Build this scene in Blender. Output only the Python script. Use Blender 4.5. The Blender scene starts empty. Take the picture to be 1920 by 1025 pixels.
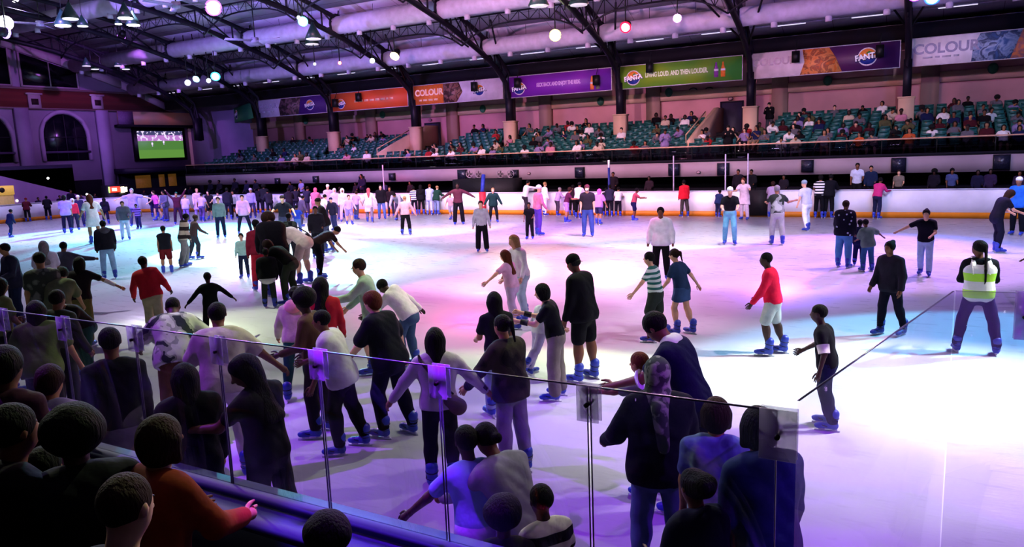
import bpy, math, random
import numpy as np
from math import sin, cos, radians, atan2, sqrt, pi
random.seed(7)
C = bpy.context.scene.collection
# ---------------------------------------------------------------- camera model (image 1920x1025)
F = 1400.0; HC = 3.15
yaw = radians(29.6); pit = math.atan(229.7 / F); rho = radians(2.23)
fw = np.array([-sin(yaw)*cos(pit), cos(yaw)*cos(pit), -sin(pit)])
r0 = np.array([cos(yaw), sin(yaw), 0.0]); u0 = np.cross(r0, fw)
RV = r0*cos(rho) - u0*sin(rho); UV = u0*cos(rho) + r0*sin(rho)
CP = np.array([0, 0, HC])
def ray(x, y): return fw + RV*((x-960)/F) + UV*((512.5-y)/F)
def onz(x, y, z=0.0):
    d = ray(x, y); return CP + d*((z-HC)/d[2])
def ony(x, y, Y):
    d = ray(x, y); return CP + d*(Y/d[1])
def onx(x, y, X):
    d = ray(x, y); return CP + d*(X/d[0])
def prj(p):
    d = np.array(p, float) - CP; z = d @ fw
    return 960+F*(d@RV)/z, 512.5-F*(d@UV)/z
def make_camera():
    from mathutils import Matrix
    cd = bpy.data.cameras.new('camera'); cd.sensor_width = 36; cd.lens = F/1920*36
    cd.clip_start = 0.05; cd.clip_end = 300
    o = bpy.data.objects.new('camera', cd); C.objects.link(o)
    m = Matrix(((RV[0], UV[0], -fw[0], 0), (RV[1], UV[1], -fw[1], 0), (RV[2], UV[2], -fw[2], HC), (0, 0, 0, 1)))
    o.matrix_world = m
    bpy.context.scene.camera = o
make_camera()

# ---------------------------------------------------------------- materials
def lin(c):
    if isinstance(c, str):
        c = [int(c[i:i+2], 16)/255 for i in (0, 2, 4)]
        c = [(v/12.92 if v <= 0.04045 else ((v+0.055)/1.055)**2.4) for v in c]
    return tuple(c)+(1.0,)
MATS = {}
def nmat(name):
    m = bpy.data.materials.new(name); m.use_nodes = True
    nt = m.node_tree; b = nt.nodes['Principled BSDF']
    return m, nt, b
def pmat(c, rough=0.7, metal=0.0, kind='', c2='000000', emit=0.0, spec=0.3, scale=1.0):
    key = (c, rough, metal, kind, c2, emit, spec, scale)
    if key in MATS: return MATS[key]
    m, nt, b = nmat((kind or 'plain')+'_'+(c if isinstance(c, str) else 'col'))
    L = nt.links.new; N = nt.nodes.new
    b.inputs['Roughness'].default_value = rough; b.inputs['Metallic'].default_value = metal
    b.inputs['Specular IOR Level'].default_value = spec
    if emit > 0:
        b.inputs['Emission Color'].default_value = lin(c); b.inputs['Emission Strength'].default_value = emit
    tc = N('ShaderNodeTexCoord')
    def ramp(fac, stops, interp='LINEAR'):
        r = N('ShaderNodeValToRGB'); r.color_ramp.interpolation = interp
        while len(r.color_ramp.elements) < len(stops): r.color_ramp.elements.new(0.5)
        for e, (p, col) in zip(r.color_ramp.elements, stops): e.position = p; e.color = col
        L(fac, r.inputs[0]); return r.outputs[0]
    def noise(s, d=3.0):
        n = N('ShaderNodeTexNoise'); n.inputs['Scale'].default_value = s; n.inputs['Detail'].default_value = d
        L(tc.outputs['Object'], n.inputs['Vector']); return n.outputs['Fac']
    A, B = lin(c), lin(c2)
    if kind == 'stripe':
        sx = N('ShaderNodeSeparateXYZ'); L(tc.outputs['Object'], sx.inputs[0])
        mm = N('ShaderNodeMath'); mm.operation = 'MULTIPLY'; mm.inputs[1].default_value = scale; L(sx.outputs[2], mm.inputs[0])
        fr = N('ShaderNodeMath'); fr.operation = 'FRACT'; L(mm.outputs[0], fr.inputs[0])
        col = ramp(fr.outputs[0], [(0, A), (0.5, A), (0.52, B), (1, B)], 'CONSTANT'); L(col, b.inputs['Base Color'])
    elif kind == 'check':
        ck = N('ShaderNodeTexChecker'); ck.inputs['Scale'].default_value = scale
        ck.inputs[1].default_value = A; ck.inputs[2].default_value = B
        L(tc.outputs['Object'], ck.inputs['Vector']); L(ck.outputs[0], b.inputs['Base Color'])
    elif kind == 'camo':
        n = noise(scale, 1.5)
        mid = tuple((A[i]*0.5+B[i]*0.5) for i in range(3))+(1,)
        L(ramp(n, [(0, A), (0.44, A), (0.5, mid), (0.56, B)], 'CONSTANT'), b.inputs['Base Color'])
    elif kind == 'tiedye':
        n = noise(scale, 3)
        L(ramp(n, [(0.3, A), (0.5, B), (0.62, lin('9fc8b0')), (0.75, A)]), b.inputs['Base Color'])
    elif kind == 'dots':
        v = N('ShaderNodeTexVoronoi'); v.inputs['Scale'].default_value = scale; L(tc.outputs['Object'], v.inputs['Vector'])
        L(ramp(v.outputs['Distance'], [(0, B), (0.16, B), (0.2, A)], 'CONSTANT'), b.inputs['Base Color'])
    else:
        n = noise(9*scale, 4)
        d = tuple(v*0.82 for v in A[:3])+(1,); e = tuple(min(1, v*1.12) for v in A[:3])+(1,)
        L(ramp(n, [(0.3, d), (0.7, e)]), b.inputs['Base Color'])
    if kind == 'hair':
        mp = N('ShaderNodeMapping'); mp.inputs['Scale'].default_value = (60, 60, 9); L(tc.outputs['Object'], mp.inputs[0])
        n2 = N('ShaderNodeTexNoise'); n2.inputs['Scale'].default_value = 1.5; n2.inputs['Detail'].default_value = 3; L(mp.outputs[0], n2.inputs['Vector'])
        bp = N('ShaderNodeBump'); bp.inputs['Strength'].default_value = .8; bp.inputs['Distance'].default_value = 0.02
        L(n2.outputs['Fac'], bp.inputs['Height']); L(bp.outputs[0], b.inputs['Normal'])
    if kind in ('', 'stripe', 'camo', 'check', 'tiedye', 'dots', 'cloth') and metal == 0:
        n2 = noise(14, 2); bp = N('ShaderNodeBump'); bp.inputs['Strength'].default_value = 0.25; bp.inputs['Distance'].default_value = 0.03
        L(n2, bp.inputs['Height']); L(bp.outputs[0], b.inputs['Normal'])
    MATS[key] = m
    return m

# ---------------------------------------------------------------- mesh helpers
def mesh_np(name, V, Q, mi=None, smooth=True):
    """V (n,3), Q list of faces arrays: quads (m,4) ; returns mesh"""
    me = bpy.data.meshes.new(name)
    V = np.asarray(V, np.float32); Q = np.asarray(Q, np.int32)
    me.vertices.add(len(V)); me.vertices.foreach_set('co', V.ravel())
    me.loops.add(Q.size); me.loops.foreach_set('vertex_index', Q.ravel())
    me.polygons.add(len(Q)); me.polygons.foreach_set('loop_start', np.arange(0, Q.size, 4, dtype=np.int32))
    if mi is not None: me.polygons.foreach_set('material_index', np.asarray(mi, np.int32))
    if smooth: me.polygons.foreach_set('use_smooth', np.ones(len(Q), bool))
    me.update(calc_edges=True)
    return me
def tag(o, label=None, cat=None, group=None, kind=None):
    if label: o['label'] = label
    if cat: o['category'] = cat
    if group: o['group'] = group
    if kind: o['kind'] = kind
    return o
def link(name, me, mats, parent=None, loc=None, rz=0):
    o = bpy.data.objects.new(name, me); C.objects.link(o)
    if me is not None:
        for m in (mats if isinstance(mats, (list, tuple)) else [mats]):
            if len(me.materials) < (len(mats) if isinstance(mats, (list, tuple)) else 1): me.materials.append(m)
    if parent: o.parent = parent
    if loc is not None: o.location = loc
    if rz: o.rotation_euler = (0, 0, rz)
    return o
def empty(name, loc=(0, 0, 0), rz=0, label=None, cat=None, group=None):
    o = bpy.data.objects.new(name, None); C.objects.link(o); o.location = tuple(loc); o.rotation_euler = (0, 0, rz)
    o.empty_display_size = 0.1
    return tag(o, label, cat, group)

# ---------------------------------------------------------------- signed distance surfaces
OFF = [(0,0,0),(1,0,0),(0,1,0),(1,1,0),(0,0,1),(1,0,1),(0,1,1),(1,1,1)]
EDG = [(0,1),(2,3),(4,5),(6,7),(0,2),(1,3),(4,6),(5,7),(0,4),(1,5),(2,6),(3,7)]
def snet(f, org, h):
    ins = f < 0
    nx, ny, nz = f.shape
    cnt = np.zeros((nx-1, ny-1, nz-1), np.int8)
    for a, b, c in OFF: cnt += ins[a:nx-1+a, b:ny-1+b, c:nz-1+c]
    act = (cnt > 0) & (cnt < 8)
    I, J, K = np.nonzero(act)
    if len(I) == 0: return np.zeros((0, 3)), np.zeros((0, 4), int)
    vid = np.full(act.shape, -1, np.int64); vid[I, J, K] = np.arange(len(I))
    fv = [f[I+a, J+b, K+c] for a, b, c in OFF]
    P = np.zeros((len(I), 3)); n = np.zeros(len(I))
    for a, b in EDG:
        fa, fb = fv[a], fv[b]; cr = (fa < 0) != (fb < 0)
        t = np.where(cr, fa/np.where(cr, fa-fb, 1), 0)
        oa = np.array(OFF[a], float); ob = np.array(OFF[b], float)
        P += np.where(cr[:, None], oa+(ob-oa)*t[:, None], 0); n += cr
    P /= n[:, None]; P += np.stack([I, J, K], 1)
    V = org+P*h
    Q = []
    for ax in range(3):
        sl0 = [slice(None)]*3; sl1 = [slice(None)]*3
        sl0[ax] = slice(0, -1); sl1[ax] = slice(1, None)
        s0 = ins[tuple(sl0)]; s1 = ins[tuple(sl1)]
        e = np.nonzero(s0 != s1); e = list(e)
        u, v = [(1, 2), (2, 0), (0, 1)][ax]
        ok = (e[u] > 0) & (e[v] > 0) & (e[u] < f.shape[u]-1) & (e[v] < f.shape[v]-1)
        e = [q[ok] for q in e]
        flip = s0[tuple(e)]
        def cell(du, dv):
            q = [e[0].copy(), e[1].copy(), e[2].copy()]; q[u] = q[u]-du; q[v] = q[v]-dv
            return vid[q[0], q[1], q[2]]
        q4 = np.stack([cell(1, 1), cell(0, 1), cell(0, 0), cell(1, 0)], 1)
        q4[~flip] = q4[~flip][:, ::-1]
        Q.append(q4)
    return V, np.concatenate(Q)
def pl(pt, n): return ('p', np.array(pt, float), np.array(n, float))
def rc(a, b, ra, rb, k=0.02): return ('c', np.array(a, float), np.array(b, float), ra, rb, k)
def el(c, rad, M=None, k=0.02, op='+'): return ('e', np.array(c, float), np.array(rad, float), np.eye(3) if M is None else M, op, k)
def solid(prims, h, cuts=(), fold=0.0):
    lo = np.full(3, 1e9); hi = -lo
    bb = []
    for p in prims:
        if p[0] == 'p': bb.append((None, None)); continue
        if p[0] == 'c':
            r = max(p[3], p[4]); l = np.minimum(p[1], p[2])-r; u = np.maximum(p[1], p[2])+r; k = p[5]
        else:
            r = p[2].max(); l = p[1]-r; u = p[1]+r; k = p[5]
        bb.append((l-k-2*h, u+k+2*h)); 
        if not (p[0] == 'e' and p[4] == '-'): lo = np.minimum(lo, l); hi = np.maximum(hi, u)
    lo = lo-3*h; n = np.ceil((hi+3*h-lo)/h).astype(int)+1
    f = np.full(n, 1.0)
    ax = [lo[i]+h*np.arange(n[i]) for i in range(3)]
    for p, (l, u) in zip(prims, bb):
        if p[0] == 'p':
            f = np.maximum(f, (ax[0][:, None, None]-p[1][0])*p[2][0]+(ax[1][None, :, None]-p[1][1])*p[2][1]+(ax[2][None, None, :]-p[1][2])*p[2][2]); continue
        i0 = np.clip(np.floor((l-lo)/h).astype(int), 0, n-1); i1 = np.clip(np.ceil((u-lo)/h).astype(int)+1, 1, n)
        X = ax[0][i0[0]:i1[0], None, None]; Y = ax[1][None, i0[1]:i1[1], None]; Z = ax[2][None, None, i0[2]:i1[2]]
        blk = f[i0[0]:i1[0], i0[1]:i1[1], i0[2]:i1[2]]
        if blk.size == 0: continue
        if p[0] == 'c':
            a, b, ra, rb = p[1:5]; d = b-a; dd = max(d@d, 1e-12)
            t = np.clip(((X-a[0])*d[0]+(Y-a[1])*d[1]+(Z-a[2])*d[2])/dd, 0, 1)
            dist = np.sqrt((X-a[0]-t*d[0])**2+(Y-a[1]-t*d[1])**2+(Z-a[2]-t*d[2])**2)-(ra+(rb-ra)*t); op = '+'
        else:
            c, rad, M, op = p[1:5]
            q = [(X-c[0])*M[0, i]+(Y-c[1])*M[1, i]+(Z-c[2])*M[2, i] for i in range(3)]
            k0 = np.sqrt(sum((q[i]/rad[i])**2 for i in range(3))); k1 = np.sqrt(sum((q[i]/rad[i]**2)**2 for i in range(3)))+1e-9
            dist = k0*(k0-1)/k1
        k = p[5]
        if op == '+':
            hh = np.clip(0.5+0.5*(dist-blk)/k, 0, 1)
            f[i0[0]:i1[0], i0[1]:i1[1], i0[2]:i1[2]] = dist*(1-hh)+blk*hh-k*hh*(1-hh)
        else:
            f[i0[0]:i1[0], i0[1]:i1[1], i0[2]:i1[2]] = np.maximum(blk, -dist)
    for pt, nn in cuts:
        g = (ax[0][:, None, None]-pt[0])*nn[0]+(ax[1][None, :, None]-pt[1])*nn[1]+(ax[2][None, None, :]-pt[2])*nn[2]
        f = np.maximum(f, g)
    if fold:
        gx, gy, gz = ax[0][:, None, None], ax[1][None, :, None], ax[2][None, None, :]
        f = f+fold*(np.sin(31*gz+9*gx+2.5*np.sin(13*gx+5*gy))*np.sin(19*gx+17*gy+4*gz)+.6*np.sin(23*gz-21*gx+14*gy))
    f[0] = f[-1] = 1; f[:, 0] = f[:, -1] = 1; f[:, :, 0] = f[:, :, -1] = 1
    return snet(f, lo, h)
def tube(pts, rad, n=6):
    """quad tube with capped end; pts list"""
    pts = [np.array(p, float) for p in pts]; V = []; Q = []
    for i, p in enumerate(pts):
        d = pts[min(i+1, len(pts)-1)]-pts[max(i-1, 0)]; d /= np.linalg.norm(d)+1e-9
        a = np.cross(d, [0, 0, 1.0] if abs(d[2]) < 0.9 else [1.0, 0, 0]); a /= np.linalg.norm(a); b = np.cross(d, a)
        for j in range(n):
            t = 2*pi*j/n; V.append(p+rad[i]*(a*cos(t)+b*sin(t)))
    for i in range(len(pts)-1):
        for j in range(n):
            Q.append((i*n+j, i*n+(j+1) % n, (i+1)*n+(j+1) % n, (i+1)*n+j))
    for base, s in ((0, 1), ((len(pts)-1)*n, -1)):
        for j in range(0, n-2, 2):
            q = (base, base+j+1, base+j+2, base+(j+3) % n); Q.append(q[::s])
    return np.array(V), np.array(Q)
def merge(parts):
    V = []; Q = []; M = []; o = 0
    for v, q, m in parts:
        if len(v) == 0: continue
        V.append(v); Q.append(np.asarray(q)+o); M.append(np.full(len(q), m)); o += len(v)
    return np.concatenate(V), np.concatenate(Q), np.concatenate(M)
def ball(c, r, M=None, n=8, m=5):
    M = np.eye(3) if M is None else M; r = np.ones(3)*r
    V = []; Q = []
    for i in range(m+1):
        a = pi*i/m
        for j in range(n):
            t = 2*pi*j/n; V.append(np.array(c)+M@(r*np.array([sin(a)*cos(t), sin(a)*sin(t), cos(a)])))
    for i in range(m):
        for j in range(n): Q.append((i*n+j, (i+1)*n+j, (i+1)*n+(j+1) % n, i*n+(j+1) % n))
    return np.array(V), np.array(Q)

# ---------------------------------------------------------------- people
SKIN = {'d': '3a2018', 'b': '6a4028', 'm': '9a6a48', 'l': 'd0a080'}
HAIRC = {'k': '0a0808', 'n': '2c1a12', 'r': '5a2a18', 'y': '9a7850', 'g': '8a8684'}
def rotx(a): c, s = cos(a), sin(a); return np.array([[1, 0, 0], [0, c, -s], [0, s, c]])
def roty(a): c, s = cos(a), sin(a); return np.array([[c, 0, s], [0, 1, 0], [-s, 0, c]])
def rotz(a): c, s = cos(a), sin(a); return np.array([[c, -s, 0], [s, c, 0], [0, 0, 1]])
def limb(s, o, side):
    """direction of a limb hanging down, swung forward by s and outward by o (degrees)"""
    s, o = radians(s), radians(o)
    v = np.array([side*sin(o), sin(s)*cos(o), -cos(s)*cos(o)]); return v/np.linalg.norm(v)
POSES = {
 'stand': dict(lean=2, L=(3, 5, 4), R=(-3, 5, 4), al=(4, 8, 14, 2), ar=(4, 8, 14, 2)),
 'idle': dict(lean=5, L=(8, 4, 12), R=(2, 5, 10), al=(15, 10, 55, -8), ar=(8, 10, 30, 0)),
 'skate': dict(lean=13, L=(16, 4, 26), R=(-5, 4, 14), al=(10, 22, 25, 14), ar=(-8, 26, 20, 18)),
 'skate2': dict(lean=11, L=(-6, 4, 15), R=(16, 4, 25), al=(-14, 20, 25, 12), ar=(22, 18, 35, 8)),
 'glide': dict(lean=12, L=(14, 8, 26), R=(6, 8, 24), al=(0, 50, 10, 46), ar=(0, 50, 10, 46)),
 'arms': dict(lean=4, L=(5, 7, 10), R=(2, 7, 10), al=(0, 78, 6, 70), ar=(0, 78, 6, 70)),
 'wide': dict(lean=4, L=(4, 15, 8), R=(4, 15, 8), al=(14, 14, 40, 2), ar=(14, 14, 40, 2)),
 'bend': dict(lean=50, hunch=15, L=(18, 5, 22), R=(10, 5, 20), al=(20, 8, 18, 0), ar=(28, 8, 14, 0), hp=50),
 'hold': dict(lean=14, L=(14, 5, 22), R=(4, 5, 18), al=(50, 12, 40, 0), ar=(50, 12, 40, 0)),
 'rail': dict(lean=16, L=(10, 5, 14), R=(0, 5, 12), al=(30, 14, 60, 0), ar=(30, 14, 60, 0)),
 'phone': dict(lean=6, L=(4, 5, 6), R=(0, 5, 6), al=(30, 8, 95, -20), ar=(30, 8, 95, -20), hp=30),
 'seat': dict(lean=4, L=(86, 8, 84), R=(82, 8, 80), al=(30, 8, 45, -12), ar=(30, 8, 45, -12), seat=1),
 'seat2': dict(lean=24, hunch=10, L=(84, 12, 80), R=(84, 12, 90), al=(50, 6, 30, -14), ar=(50, 6, 30, -14), seat=1, hp=25),
 'seat3': dict(lean=-6, L=(80, 4, 70), R=(88, 6, 88), al=(40, 10, 90, -20), ar=(12, 30, 30, 20), seat=1),
 'up': dict(lean=2, L=(3, 8, 6), R=(3, 8, 6), al=(0, 140, 8, 150), ar=(0, 140, 8, 150)),
 'lookback': dict(lean=4, L=(6, 5, 8), R=(-4, 5, 8), al=(8, 10, 20, 4), ar=(8, 10, 20, 4)),
}
def skeleton(H, pose, lift):
    P = dict(lean=3, side=0, hunch=0, twist=0, hp=None, hy=0, hr=0, seat=0); P.update(pose)
    J = {}; ks = np.clip(1.0+(1.5-H)*0.42, 1.0, 1.3)     # children carry larger heads
    hd = 0.133*ks*H; leg = 0.49*H*(1-(ks-1)*0.18)
    th, sh = leg*0.505, leg*0.495
    for s, n, a in ((-1, 'L', P['L']), (1, 'R', P['R'])):
        hip = np.array([s*0.052*H, 0, 0]); d = limb(a[0], a[1], s)
        kn = hip+d*th; d2 = limb(a[0]-a[2], a[1]*0.6, s); an = kn+d2*sh
        J['hip'+n], J['kn'+n], J['an'+n] = hip, kn, an
    low = min(J['anL'][2], J['anR'][2])
    hz = -low+0.045*H+lift
    mx = (J['anL']+J['anR'])/2
    if P['seat']: hz = 0.46; mx = np.array([0, 0.0, 0])
    base = np.array([-mx[0]*0.5, -mx[1], hz])
    for k in list(J): J[k] = J[k]+base
    A = rotz(radians(P['twist']*0.4))@roty(radians(P['side']))@rotx(-radians(P['lean']))
    B = rotz(radians(P['twist']))@roty(radians(P['side']))@rotx(-radians(P['lean']+P['hunch']))
    J['A'], J['B'] = A, B
    pel = base.copy(); J['pel'] = pel
    tl = (0.82*H-0.53*H)*(1-(ks-1)*0.15)
    mid = pel+A@np.array([0, 0, tl*0.42]); nb = mid+B@np.array([0, 0, tl*0.58]); J['mid'], J['nb'] = mid, nb
    hp = P['hp'] if P['hp'] is not None else (P['lean']+P['hunch'])*0.35
    Hm = rotz(radians(P['twist']-P['hy']))@roty(radians(P['side']*0.5+P['hr']))@rotx(-radians(hp)); J['Hm'] = Hm
    nk = nb+(B@np.array([0, 0.008*H, 0.045*H])); J['nk'] = nk
    J['hc'] = nk+Hm@np.array([0, 0.02*H, hd*0.50]); J['hd'] = hd
    J['top'] = J['hc']+np.array([0, 0, hd*0.53])
    for s, n, a in ((-1, 'L', P['al']), (1, 'R', P['ar'])):
        shd = nb+B@np.array([s*0.108*H, 0, -0.028*H]); d = limb(a[0], a[1], s)
        e = shd+d*0.165*H; d2 = limb(a[0]+a[2], a[3], s); w = e+d2*0.145*H
        J['sh'+n], J['el'+n], J['wr'+n], J['hd'+n] = shd, e, w, d2
    return J
LEV = [(-0.20, .034, .050), (-0.08, .037, .062), (0.06, .036, .063), (0.22, .032, .056), (0.40, .032, .053), (0.58, .042, .056), (0.76, .056, .056), (0.90, .066, .042)]
def torso(J, H, t0, t1, add, w=1.0, fl=0.0, k=0.05):
    pr = []; L = [l for l in LEV if t0 <= l[0] <= t1]
    tl = np.linalg.norm(J['nb']-J['mid'])+np.linalg.norm(J['mid']-J['pel'])
    for t, hw, r in L:
        if t <= 0.42: c = J['pel']+J['A']@np.array([0, 0, t*tl]); X = J['A'][:, 0]
        else: c = J['mid']+J['B']@np.array([0, 0, (t-0.42)*tl]); X = J['B'][:, 0]
        rr = r*H*w+add+fl*max(0, 0.35-t)*H; hh = hw*H*w
        pr.append(rc(c-X*hh, c+X*hh, rr, rr, k*H))
    return pr
def body_prims(J, H, w=1.0, lo=False):
    p = torso(J, H, -0.3, 1, -0.012, w)
    Hm, hc, hd = J['Hm'], J['hc'], J['hd']
    p.append(rc(J['nb']-J['B'][:, 2]*0.03*H, hc-Hm@np.array([0, 0.006*H, hd*0.3]), 0.036*H, 0.031*H, 0.02*H))
    p.append(el(hc+Hm@np.array([0, -0.06*hd, 0.10*hd]), np.array([0.345, 0.43, 0.40])*hd, Hm, 0.02*H))
    p.append(el(hc+Hm@np.array([0, 0.10*hd, -0.16*hd]), np.array([0.27, 0.30, 0.36])*hd, Hm, 0.02*H))
    if not lo:
        p.append(rc(hc+Hm@np.array([0, .36*hd, 0.04*hd]), hc+Hm@np.array([0, .47*hd, -0.11*hd]), .035*hd, .065*hd, 0.03*hd))
        for s in (-1, 1): p.append(el(hc+Hm@np.array([s*.35*hd, -.02*hd, -.02*hd]), np.array([.05, .09, .13])*hd, Hm, 0.01*hd))
        p.append(rc(hc+Hm@np.array([-.09*hd, .35*hd, -.25*hd]), hc+Hm@np.array([.09*hd, .35*hd, -.25*hd]), .045*hd, .045*hd, 0.05*hd))
    for n in 'LR':
        p.append(rc(J['sh'+n], J['el'+n], .031*H*w, .024*H*w, .015*H)); p.append(rc(J['el'+n], J['wr'+n], .025*H*w, .016*H, .01*H))
        p.append(rc(J['wr'+n], J['wr'+n]+J['hd'+n]*.045*H, .016*H, .021*H, .01*H))
        p.append(rc(J['hip'+n], J['kn'+n], .052*H*w, .035*H*w, .02*H)); p.append(rc(J['kn'+n], J['an'+n], .036*H*w, .023*H, .01*H))
        m = J['kn'+n]*.7+J['an'+n]*.3; p.append(el(m-np.array([0, .008*H, 0]), np.array([.034, .038, .07])*H*w, None, .02*H))
    return p
def hand_tubes(J, H, s, n, side):
    d = J['hd'+n]; w0 = J['wr'+n]; nrm = np.array([-side*1.0, 0.15, 0]); nrm -= d*(nrm@d); nrm /= np.linalg.norm(nrm)+1e-9
    wd = np.cross(nrm, d)*side; wd = wd if wd[1] >= 0 else -wd
    out = []
    for i, (o, L) in enumerate(((.019, .042), (.007, .048), (-.005, .045), (-.016, .036))):
        b = w0+d*.052*H+wd*o*H; c = 14+i*7
        pts = [b]; dd = d.copy()
        for q in range(3):
            an = radians(c*(q+.4)*.7); dd = d*cos(an)+nrm*sin(an); pts.append(pts[-1]+dd*L*H/3)
        out.append(tube(pts, [.0066*H, .006*H, .0054*H, .0034*H]))
    b = w0+d*.018*H+wd*.012*H; td = d*.6+wd*.65+nrm*.35; td /= np.linalg.norm(td)
    out.append(tube([b, b+td*.02*H, b+(td*.8+d*.4)*.038*H, b+(td*.7+d*.7)*.05*H], [.0085*H, .008*H, .0066*H, .004*H]))
    return out
def hair_prims(J, H, style, hexh=None):
    Hm, hc, hd = J['Hm'], J['hc'], J['hd']
    T = lambda x, y, z: hc+Hm@(np.array([x, y, z])*hd)
    face = el(T(0, .55, -.22), np.array([.40, .40, .50])*hd, Hm, .01, '-')
    nape = el(T(0, .05, -.62), np.array([.6, .45, .42])*hd, Hm, .01, '-')
    base = el(T(0, -.08, .12), np.array([.40, .47, .45])*hd, Hm, .02*H)
    back = J['B'][:, 1]*-1; dn = np.array([0, 0, -1.0])
    if style == 'short': return [base, face, nape]
    if style == 'buzz': return [el(T(0, -.08, .12), np.array([.37, .45, .43])*hd, Hm, .02*H), face, nape]
    if style == 'mop': return [el(T(0, -.08, .16), np.array([.44, .52, .47])*hd, Hm, .02*H), el(T(0, -.25, -.1), np.array([.38, .3, .35])*hd, Hm, .02*H), el(T(0, .6, -.3), np.array([.36, .4, .5])*hd, Hm, .01, '-')]
    if style == 'afro': return [el(T(0, -.1, .2), np.array([.62, .62, .58])*hd, Hm, .03*H), el(T(0, .72, -.3), np.array([.38, .5, .5])*hd, Hm, .01, '-')]
    if style == 'bob':
        return [base, el(T(0, -.16, -.12), np.array([.44, .40, .52])*hd, Hm, .03*H), rc(T(-.34, 0, .0), T(-.36, .04, -.42), .13*hd, .12*hd, .02*H), rc(T(.34, 0, .0), T(.36, .04, -.42), .13*hd, .12*hd, .02*H), el(T(0, .55, -.25), np.array([.30, .42, .55])*hd, Hm, .01, '-')]
    if style in ('long', 'vlong'):
        L = .19*H if style == 'long' else .29*H
        a = T(0, -.3, .0); b = J['nb']+back*.075*H+dn*(L-.06*H)
        return [base, el(T(0, -.2, -.1), np.array([.42, .36, .5])*hd, Hm, .03*H), rc(a, b, .33*hd, .24*hd, .03*H), rc(T(-.3, -.1, -.1), b+J['B'][:, 0]*-.04*H, .15*hd, .2*hd, .03*H), rc(T(.3, -.1, -.1), b+J['B'][:, 0]*.04*H, .15*hd, .2*hd, .03*H), face]
    if style == 'bun': return [base, face, nape, el(T(0, -.42, .42), np.array([.2, .2, .2])*hd, Hm, .01*H)]
    if style == 'lowbun': return [base, face, nape, el(T(0, -.6, -.1), np.array([.19, .19, .19])*hd, Hm, .01*H)]
    if style == 'puff': return [base, face, nape, el(T(0, -.5, .2), np.array([.36, .34, .34])*hd, Hm, .03*H)]
    if style == 'tail':
        a = T(0, -.5, .2); b = a+back*.05*H+dn*.12*H
        return [base, face, nape, rc(T(0, -.4, .25), a+back*.02*H, .1*hd, .12*hd, .01*H), rc(a+back*.02*H, b, .13*hd, .06*hd, .01*H)]
    if style == 'braid':
        a = T(0, -.5, .2); b = J['nb']+back*.09*H+dn*.08*H+J['B'][:, 0]*.03*H
        return [base, face, nape, rc(a, b, .13*hd, .1*hd, .02*H), rc(b, b+dn*.13*H+back*.01*H, .1*hd, .06*hd, .01*H)]
    if style == 'scarf':
        b = J['nb']+back*.085*H+dn*.02*H
        return [el(T(0, -.06, .06), np.array([.43, .5, .5])*hd, Hm, .02*H), rc(T(0, -.05, -.3), J['nb']-J['B'][:, 2]*.01*H, .36*hd, .075*H, .03*H), rc(b, b+dn*.17*H+J['B'][:, 0]*.015*H, .036*H, .026*H, .02*H), el(T(0, .62, -.08), np.array([.27, .35, .38])*hd, Hm, .01, '-')]
    if style == 'hood': return [el(T(0, -.1, .08), np.array([.47, .52, .53])*hd, Hm, .02*H), rc(T(0, -.15, -.3), J['nb'], .38*hd, .06*H, .03*H), el(T(0, .65, -.1), np.array([.3, .42, .42])*hd, Hm, .01, '-')]
    if style == 'beanie': return [el(T(0, -.08, .24), np.array([.42, .48, .40])*hd, Hm, .02*H), el(T(0, .75, -.5), np.array([.6, .55, .6])*hd, Hm, .01, '-'), nape]
    if style == 'cap': return [el(T(0, -.06, .2), np.array([.40, .46, .38])*hd, Hm, .02*H), rc(T(-.12, .36, .2), T(-.1, .62, .12), .05*hd, .04*hd, .01*H), rc(T(.12, .36, .2), T(.1, .62, .12), .05*hd, .04*hd, .01*H), el(T(0, .5, -.4), np.array([.5, .5, .5])*hd, Hm, .01, '-'), nape]
    if style == 'capback': return [el(T(0, -.06, .2), np.array([.40, .46, .40])*hd, Hm, .02*H), rc(T(-.12, -.36, .02), T(-.1, -.66, -.1), .05*hd, .04*hd, .01*H), rc(T(.12, -.36, .02), T(.1, -.66, -.1), .05*hd, .04*hd, .01*H), el(T(0, .5, -.34), np.array([.5, .44, .5])*hd, Hm, .01, '-'), nape]
    return []
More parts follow.
